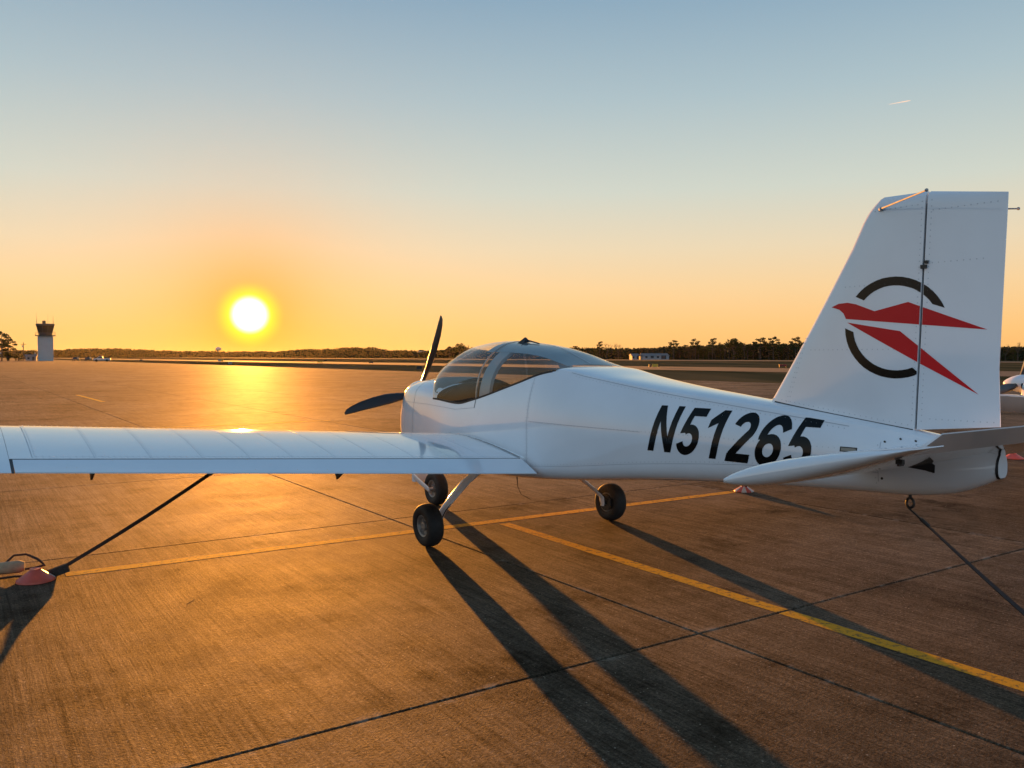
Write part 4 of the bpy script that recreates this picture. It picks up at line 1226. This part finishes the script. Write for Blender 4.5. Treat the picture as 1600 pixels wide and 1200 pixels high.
# airfield signs
def sign(label, loc, rz, panels, h, z0=0.12):
    t = thing('airfield_sign', label, 'sign', loc, rz, 'airfield guidance signs')
    tot = sum(w for w, _ in panels); x = -tot / 2
    for w, mt in panels:
        m = MB(); m.box(x + 0.01, x + w - 0.01, -0.09, 0.09, z0, z0 + h); m.build('panel', mt, t, smooth=False); x += w
    m = MB(); m.box(-tot / 2 + .05, -tot / 2 + .11, -.04, .04, -0.05, z0); m.box(tot / 2 - .11, tot / 2 - .05, -.04, .04, -0.05, z0); m.build('foot', M_DARKSTEEL, t, smooth=False)
K, Yw, Rd, Wt = M_SIGNK, M_SIGNY, M_SIGNR, M_WALL
sign('black sign box on the grass just left of the upright propeller blade', (-11.1, 100, 0), R(4), [(0.68, K)], 0.36)
sign('yellow sign flanked by black panels on the taxiway edge behind the fuselage', (20.6, 121, 0), R(-6), [(0.45, K), (0.85, Yw), (0.25, K)], 0.42)
sign('dark red sign pair low on the grass just left of the fin', (41.5, 128, 0), R(-10), [(0.5, Rd), (0.12, K), (0.5, Rd)], 0.28)
sign('thin dark sign on the far grass between sun and propeller', (-32.4, 192, 0), 0, [(1.0, K)], 0.3)
sign('small orange tinted sign right of the sun in the middle grass', (-48.5, 211, 0), R(5), [(1.3, Yw)], 0.35)
sign('tiny black sign near the far runway below the sun side trees', (-62, 278, 0), R(5), [(1.0, K)], 0.4)
sign('pale sign on the grass left of the sun below the water tower', (-92, 264, 0), R(8), [(0.8, Wt), (0.8, Yw)], 0.6)
sign('pale low sign on the apron edge left of the sun', (-55, 163, 0), R(8), [(0.75, Wt)], 0.45)
sign('dark stub sign on the apron edge right of the tower cars', (-134, 302, 0), R(8), [(0.9, K)], 0.45)

# windsock
ws = thing('windsock', 'orange windsock drooping from a thin pole before the right hand trees', 'windsock', (127.5, 478, 0))
m = MB(); m.tube([(0, 0, 0), (0, 0, 5.2)], [0.08, 0.05], 8); m.build('pole', M_TOWER, ws)
m = MB(); m.tube([(-0.1, 0, 4.75), (0.3, 0, 4.85), (-0.8, 0, 4.95), (-1.6, 0, 4.8)][:1] + [(0.5, 0, 4.9), (1.2, 0, 4.75), (1.9, 0, 4.35), (2.3, 0, 3.8)], [0.42, 0.40, 0.34, 0.28, 0.22], 12); m.build('sock', material('windsock_fabric', (0.75, 0.12, 0.06), 0.7), ws)

# water tower
wt = thing('water_tower', 'round water tower silhouetted above the trees left of the sun', 'water tower', (-527, 1500, 0))
m = MB(); m.tube([(0, 0, 0), (0, 0, 11.5), (0, 0, 13)], [1.2, 1.0, 2.0], 12); m.build('stem', M_TOWER, wt)
m = MB(); m.lathe([(11.6, 0.0), (12.0, 2.6), (13.2, 4.9), (15.0, 5.6), (17, 4.6), (18.3, 2.2), (18.6, 0.0)], 'z', (0, 0, 0), 24); m.build('tank', M_TOWER, wt)

# cars by the tower
def car(label, loc, rz, paint):
    t = thing('parked_car', label, 'car', loc, rz, 'cars parked beside the tower')
    m = MB(); rows = []
    for (x, z0, z1, w) in ((-2.1, .42, .62, .74), (-2.0, .3, .85, .84), (-1.2, .28, .95, .88), (0.9, .28, .95, .88), (1.9, .3, .82, .85), (2.1, .4, .62, .76)):
        rows.append([(x, -w, z0), (x, w, z0), (x, w, z1 - .1), (x, w * .9, z1), (x, -w * .9, z1), (x, -w, z1 - .1)])
    m.grid(rows, True, 0, True, True); b = m.build('body', paint, t, angle=40)
    m = MB(); m.grid([[(-1.75, -.74, .94), (-1.75, .74, .94), (1.1, .74, .94), (1.1, -.74, .94)], [(-1.2, -.6, 1.42), (-1.2, .6, 1.42), (.35, .6, 1.42), (.35, -.6, 1.42)]], True, 0, False, True)
    m.build('cabin_glass', M_WIN, t, angle=30)
    for x in (-1.3, 1.3):
        for s in (-1, 1):
            m = MB(); m.lathe([(-.1, 0.0), (-.1, .3), (-.08, .33), (.08, .33), (.1, .3), (.1, 0.0)], 'y', (x, s * .8, .33), 16); m.build('wheel', M_TYRE, t)
car('dark parked car right of the control tower', (-156.5, 300, 0), R(106), M_CARD)
car('second dark car parked between the first car and the white aircraft', (-151.0, 298, 0), R(104), M_CARD)
# pale pickup far off beside the cars
pk = thing('pickup_truck', 'pale pickup truck parked far off right of the two dark cars', 'truck', (-131.5, 268, 0), R(180 + 20))
m = MB(); rows = []
for (x, z0, z1, w) in ((-2.5, .45, .95, .8), (-2.45, .4, 1.05, .88), (-0.3, .4, 1.05, .9), (1.6, .4, 1.02, .9), (2.4, .42, .95, .86), (2.5, .5, .8, .8)):
    rows.append([(x, -w, z0), (x, w, z0), (x, w, z1 - .08), (x, w * .94, z1), (x, -w * .94, z1), (x, -w, z1 - .08)])
m.grid(rows, True, 0, True, True); m.build('body', M_CARW, pk, angle=40)
m = MB(); m.grid([[(-.35, -.82, 1.04), (-.35, .82, 1.04), (1.45, .82, 1.04), (1.45, -.82, 1.04)], [(-.2, -.7, 1.75), (-.2, .7, 1.75), (.8, .7, 1.75), (.8, -.7, 1.75)]], True, 0, False, True)
m.build('cab', M_CARW, pk, angle=30)
for s_ in (-1, 1):
    m = MB(); m.add([(-.15, s_ * .83, 1.12), (1.2, s_ * .83, 1.12), (.75, s_ * .745, 1.62), (-.08, s_ * .745, 1.62)], [(0, 1, 2, 3)]); m.build('window', M_WIN, pk, smooth=False)
for x in (-1.5, 1.55):
    for s_ in (-1, 1):
        m = MB(); m.lathe([(-.12, 0.0), (-.12, .34), (-.1, .38), (.1, .38), (.12, .34), (.12, 0.0)], 'y', (x, s_ * .82, .38), 16); m.build('wheel', M_TYRE, pk)

# ------------------------------------------------------------------ trees
def leaf_mat(name, c, tr=0.12):
    m = bpy.data.materials.new(name); m.use_nodes = True
    n, l = m.node_tree.nodes, m.node_tree.links
    n.clear()
    out = n.new('ShaderNodeOutputMaterial'); d = n.new('ShaderNodeBsdfDiffuse'); t = n.new('ShaderNodeBsdfTranslucent'); mx = n.new('ShaderNodeMixShader')
    geo = n.new('ShaderNodeNewGeometry'); oi = n.new('ShaderNodeObjectInfo')
    a = n.new('ShaderNodeMath'); a.operation = 'ADD'; l.new(geo.outputs['Random Per Island'], a.inputs[0]); l.new(oi.outputs['Random'], a.inputs[1])
    r = n.new('ShaderNodeMapRange'); r.inputs[1].default_value, r.inputs[2].default_value, r.inputs[3].default_value, r.inputs[4].default_value = 0, 2, 0.55, 1.5
    l.new(a.outputs[0], r.inputs[0])
    cm = n.new('ShaderNodeMix'); cm.data_type = 'RGBA'; cm.blend_type = 'MULTIPLY'; cm.inputs[0].default_value = 1; cm.inputs[6].default_value = (*c, 1); l.new(r.outputs[0], cm.inputs[7])
    l.new(cm.outputs[2], d.inputs[0]); l.new(cm.outputs[2], t.inputs[0]); mx.inputs[0].default_value = tr
    l.new(d.outputs[0], mx.inputs[1]); l.new(t.outputs[0], mx.inputs[2]); l.new(mx.outputs[0], out.inputs[0])
    return m
M_LEAF = leaf_mat('olive_foliage', (0.060, 0.062, 0.020))
M_PINE = leaf_mat('pine_foliage', (0.040, 0.048, 0.018))
M_BROWNLEAF = leaf_mat('brown_winter_foliage', (0.085, 0.060, 0.028))
M_BARK = material('bark', (0.07, 0.05, 0.035), 0.9, var=0.2, vscale=3)
def leafquad(mb, p, s, rr):
    a = Vector((rr.gauss(0, 1), rr.gauss(0, 1), rr.gauss(0, 0.7))).normalized()
    u = a.orthogonal().normalized(); v = a.cross(u); t = rr.uniform(0, 6.28)
    u, v = u * math.cos(t) + v * math.sin(t), v * math.cos(t) - u * math.sin(t)
    s2 = s * rr.uniform(0.6, 1.3); p = Vector(p)
    mb.add([tuple(p - u * s2 - v * s2 * .5), tuple(p + u * s2 * .2 - v * s2 * .7), tuple(p + u * s2 + v * s2 * .4), tuple(p - u * s2 * .3 + v * s2 * .7)], [(0, 1, 2, 3)])
def clump(mb, c, rx, rz, n, s, rr):
    for _ in range(n):
        d = Vector((rr.gauss(0, 1), rr.gauss(0, 1), rr.gauss(0, 1))).normalized() * rr.random() ** 0.45
        leafquad(mb, (c[0] + d.x * rx, c[1] + d.y * rx, c[2] + d.z * rz), s, rr)
def tree_mesh(kind, seed):
    rr = random.Random(seed)
    tr, cr = MB(), MB()
    if kind == 'bushy':                                 # unit height 10
        tr.tube([(0, 0, 0), (0.1, 0, 3), (0.0, 0.1, 7)], [0.25, 0.2, 0.07], 7)
        for k in range(16):
            a, h = rr.uniform(0, 6.28), rr.uniform(1.2, 8.8)
            w = 2.5 * math.sin(math.pi * min(0.98, (h + 1.2) / 10.6)) ** 0.7
            c = (w * 0.7 * math.cos(a), w * 0.7 * math.sin(a), h)
            clump(cr, c, rr.uniform(1.0, 1.7), rr.uniform(0.8, 1.3), 46, 0.30, rr)
            if h > 2: tr.tube([(0, 0, h * 0.6), c], [0.08, 0.03], 5)
    elif kind == 'pine':                                # bare trunk, layered rounded top
        tr.tube([(0, 0, 0), (0.12, 0.05, 5), (0.0, 0.1, 9.2)], [0.24, 0.17, 0.06], 7)
        for k in range(13):
            a, h = k * 2.4 + rr.uniform(-.4, .4), 5.2 + 4.5 * k / 12 + rr.uniform(-.3, .3)
            w = 2.3 * math.sqrt(max(0.05, 1 - ((h - 7.0) / 3.2) ** 2))
            c = (w * 0.8 * math.cos(a), w * 0.8 * math.sin(a), h)
            clump(cr, c, rr.uniform(0.8, 1.25), rr.uniform(0.4, 0.65), 60, 0.24, rr)
            tr.tube([(0, 0, h - 0.7), c], [0.07, 0.03], 5)
    else:                                               # bare winter tree
        def branch(p, d, L, r, dep):
            q = p + d * L
            tr.tube([tuple(p), tuple(p.lerp(q, .5) + Vector((rr.uniform(-.1, .1), rr.uniform(-.1, .1), 0)) * L * .5), tuple(q)], [r, r * .8, r * .55], 4, cap=False)
            if dep == 0: return
            for _ in range(3 if dep > 1 else 4):
                nd = (d + Vector((rr.gauss(0, .42), rr.gauss(0, .42), rr.uniform(-.05, .35)))).normalized()
                branch(p.lerp(q, rr.uniform(.55, 1)), nd, L * rr.uniform(.55, .8), r * .5, dep - 1)
        branch(Vector((0, 0, 0)), Vector((0, 0, 1)), 3.6, 0.22, 4)
        for k in range(5):
            a = rr.uniform(0, 6.28); clump(cr, (1.2 * math.cos(a), 1.2 * math.sin(a), rr.uniform(3, 7.5)), 1.2, 1.2, 12, 0.14, rr)
    o1 = tr.build('trunk', M_BARK, None, fix=False); o2 = cr.build('crown', M_LEAF, None, smooth=False, fix=False)
    m1, m2 = o1.data, o2.data
    bpy.data.objects.remove(o1); bpy.data.objects.remove(o2)
    return m1, m2
PROTO = {'bushy': [tree_mesh('bushy', s) for s in range(5)], 'pine': [tree_mesh('pine', s) for s in range(20, 24)], 'bare': [tree_mesh('bare', s) for s in range(40, 44)]}
for k, (a, b) in enumerate(PROTO['pine']): b.materials[0] = M_PINE
for k, (a, b) in enumerate(PROTO['bare']): b.materials[0] = M_BROWNLEAF
def tree(kind, label, loc, h, wide=1.0, group='trees of the far tree line', mat=None, rng_=random):
    t = thing({'bushy': 'leafy_tree', 'pine': 'pine_tree', 'bare': 'bare_tree'}[kind], label, 'tree', loc, rng_.uniform(0, 6.28), group)
    m1, m2 = rng_.choice(PROTO[kind])
    t.scale = (h / 10 * wide, h / 10 * wide, h / 10)
    for nm, me in (('trunk', m1), ('crown', m2)):
        o = bpy.data.objects.new(nm, me); COL.objects.link(o); o.parent = t
        if nm == 'crown' and mat is not None:
            o.data = me
            o.material_slots[0].link = 'OBJECT'; o.material_slots[0].material = mat
    return t
def at(px, Y): return ((px - 800) / FPX * Y, Y)
def treeY(px, s=335.0): return s / (0.831 * (px - 800) / FPX + 0.556)
rr = random.Random(3)
def where(px):
    for lim, txt in ((655, 'left of the upright propeller blade'), (700, 'just right of the upright propeller blade'), (870, 'seen past the canopy'), (930, 'over the turtledeck behind the canopy'),
                     (985, 'left of the small white shed'), (1045, 'behind the long low white building'), (1075, 'just right of the long low white building'), (1110, 'midway between white building and windsock'),
                     (1150, 'just left of the windsock'), (1185, 'just right of the windsock'), (1250, 'between the windsock and the fin'), (1420, 'hidden by the front of the fin'), (1562, 'hidden by the rudder'), (9999, 'right of the rudder edge')):
        if px < lim: return txt
# front row of the far tree line, right of the propeller
px = 600.0
while px < 1640:
    if 745 < px < 872: px = 872.0          # nothing of these shows: canopy and fin stand before them
    if 1258 < px < 1556: px = 1556.0
    Y = treeY(px) * rr.uniform(0.99, 1.06)
    x, y = at(px, Y)
    k = rr.random()
    top = float(np.interp(px, [600, 690, 705, 735, 760, 880, 1000, 1040, 1150, 1250, 1560, 1760], [548, 549, 540, 538, 548, 543, 543, 541, 534, 535, 540, 536])) + rr.uniform(-2.0, 4.0)
    base = 557 + CAM_H * FPX / Y
    h = max(4.0, (base - top) / FPX * Y)
    if k < 0.60: tree('bushy', f'bushy olive tree in the far tree line {where(px)}', (x, y, 0), h * 0.98, rr.uniform(0.9, 1.25), mat=rr.choice([None, None, M_BROWNLEAF]), rng_=rr)
    elif k < 0.72: tree('pine', f'rounded pine in the far tree line {where(px)}', (x, y, 0), h * 1.05, rr.uniform(0.9, 1.2), rng_=rr)
    else: tree('bare', f'thin bare winter tree in the far tree line {where(px)}', (x, y, 0), h * 1.1, rr.uniform(0.9, 1.3), rng_=rr)
    px += rr.uniform(6.0, 10.0) * (450 / Y) ** 0.4
# pines and bare trees that stand out
for px, top, kind, lab, wide in ((1052, 532, 'pine', 'lone round topped pine right of the long low white building', 1.1), (1086, 530, 'pine', 'tall pine left of the windsock rising above the tree line', 1.0),
                           (1113, 529, 'pine', 'narrow tall pine nearest the windsock on its left', 0.9), (1146, 527, 'bushy', 'broad dark tree directly behind the windsock', 1.7), (1163, 531, 'bare', 'bare tree just right of the windsock', 1.0),
                           (1188, 529, 'pine', 'broad pine between windsock and fin', 1.5), (1208, 528, 'pine', 'second broad pine nearer the fin', 1.3), (1243, 528, 'pine', 'dark pine touching the front edge of the fin', 1.2),
                           (948, 531, 'bare', 'tall bare tree over the rear of the canopy', 1.2), (966, 529, 'bare', 'tallest bare tree left of the white shed', 1.2), (937, 534, 'pine', 'small pine beside the bare trees over the rear fuselage', 0.8),
                           (718, 535, 'bushy', 'large dark tree right of the upright propeller blade', 1.5), (1590, 530, 'bare', 'bare tree right of the rudder', 1.3), (1571, 534, 'bare', 'thin bare tree just behind the rudder edge', 1.2)):
    Y = treeY(px) * 0.985
    x, y = at(px, Y)
    tree(kind, lab, (x, y, 0), (557 + CAM_H * FPX / Y - top) / FPX * Y, wide, rng_=rr)
# the wood behind them and the long wood on the left: one mass that cannot be counted
m = MB()
def wood(px0, px1, step, sfun, topfun, leaf):
    px = px0
    while px < px1:
        for row in range(2):
            Y = sfun(px) * (1.06 + 0.06 * row + rr.uniform(-.02, .02)); x, y = at(px + rr.uniform(-2, 2), Y)
            base = 557 + CAM_H * FPX / Y
            h = max(3.0, (base - (topfun(px) + rr.uniform(-1.6, 2.4))) / FPX * Y)
            sc = Y / FPX
            for _ in range(70):
                t_ = rr.random()
                leafquad(m, (x + rr.gauss(0, 3.0) * sc, y + rr.uniform(-3, 3), h * (0.0 + 1.0 * t_ ** 1.1)), leaf * sc * (1.25 - 0.5 * t_), rr)
        px += step
wood(640, 2700, 3.0, lambda p: treeY(p), lambda p: float(np.interp(p, [640, 690, 720, 760, 880, 1000, 1150, 1250, 1560, 1780], [549, 549, 542, 549, 545, 545, 538, 538, 543, 540])), 2.0)
def leftY(p): return min(treeY(p), 1300.0)
wood(-120, 640, 2.6, leftY, lambda p: float(np.interp(p, [-120, 0, 60, 100, 150, 200, 250, 300, 400, 445, 470, 500, 550, 585, 600, 640], [548, 548, 549, 547.5, 545.5, 546, 549, 549.5, 550.5, 550, 546, 547, 543.5, 544, 547, 549])), 1.8)
wd = m.build('forest', leaf_mat('forest_foliage', (0.042, 0.040, 0.018), 0.06), smooth=False, fix=False)
tag(wd, 'continuous dark wood closing the horizon behind the airfield', 'forest', kind='stuff')
# trees beside the tower
for px, top, Y, kind, lab, wide in ((14, 531, 306, 'pine', 'smaller dark pine right of the big pine at the left edge', 1.5), (3, 519, 300, 'pine', 'big dark pine at the left edge beside the tower', 1.15), (-22, 522, 305, 'pine', 'big pine cut by the left edge of the picture', 1.2),
                              (24, 541, 310, 'bare', 'small bare tree between the big pine and the utility pole', 1.0), (50, 545, 335, 'bare', 'small bare tree just left of the tower', 0.9),
                              (12, 549, 296, 'bushy', 'low dark shrub under the big pine', 1.8), (30, 551, 300, 'bushy', 'low shrub left of the small hut', 1.9), (44, 549, 345, 'bushy', 'shrub behind the small hut', 1.5), (-10, 550, 290, 'bushy', 'low shrub at the left edge', 2.0)):
    x, y = at(px, Y)
    tree(kind, lab, (x, y, 0), (557 + CAM_H * FPX / Y - top) / FPX * Y, wide, 'trees beside the tower', rng_=rr)
# reed of contrail high on the right
m = MB()
cY = 5500.0
def skyp(px, py): 
    u = Vector(((px - 800) / FPX, 1.0, (557 - py) / FPX)); return u * cY
a_, b_ = skyp(1383, 167), skyp(1416, 161)
m.tube([tuple(a_), tuple(a_.lerp(b_, .4)), tuple(a_.lerp(b_, .8)), tuple(b_)], [1.2, 2.4, 3.6, 1.8], 8)
M_TRAIL = bpy.data.materials.new('ice_trail'); M_TRAIL.use_nodes = True
tn, tl = M_TRAIL.node_tree.nodes, M_TRAIL.node_tree.links
tn.clear()
t_o = tn.new('ShaderNodeOutputMaterial'); t_a = tn.new('ShaderNodeBsdfTranslucent'); t_b = tn.new('ShaderNodeBsdfTransparent'); t_m = tn.new('ShaderNodeMixShader')
t_a.inputs[0].default_value = (0.9, 0.9, 0.9, 1); t_m.inputs[0].default_value = 0.12
tl.new(t_b.outputs[0], t_m.inputs[1]); tl.new(t_a.outputs[0], t_m.inputs[2]); tl.new(t_m.outputs[0], t_o.inputs[0])
tag(m.build('contrail', M_TRAIL), 'short thin white contrail high in the sky at upper right', 'contrail')

# ------------------------------------------------------------------ haze
m = MB(); m.box(-6100, 6100, -6100, 6100, -1.2, 30.0)
mh = bpy.data.materials.new('haze_air'); mh.use_nodes = True
n_, l_ = mh.node_tree.nodes, mh.node_tree.links
n_.clear()
ho = n_.new('ShaderNodeOutputMaterial'); hv = n_.new('ShaderNodeVolumePrincipled')
hv.inputs['Color'].default_value = (0.95, 0.90, 0.84, 1)
hv.inputs['Density'].default_value = 0.00001
hv.inputs['Anisotropy'].default_value = 0.72
l_.new(hv.outputs[0], ho.inputs['Volume'])
hz = m.build('haze', mh, smooth=False)
tag(hz, 'thin evening haze lying over the airfield', 'haze', kind='stuff')
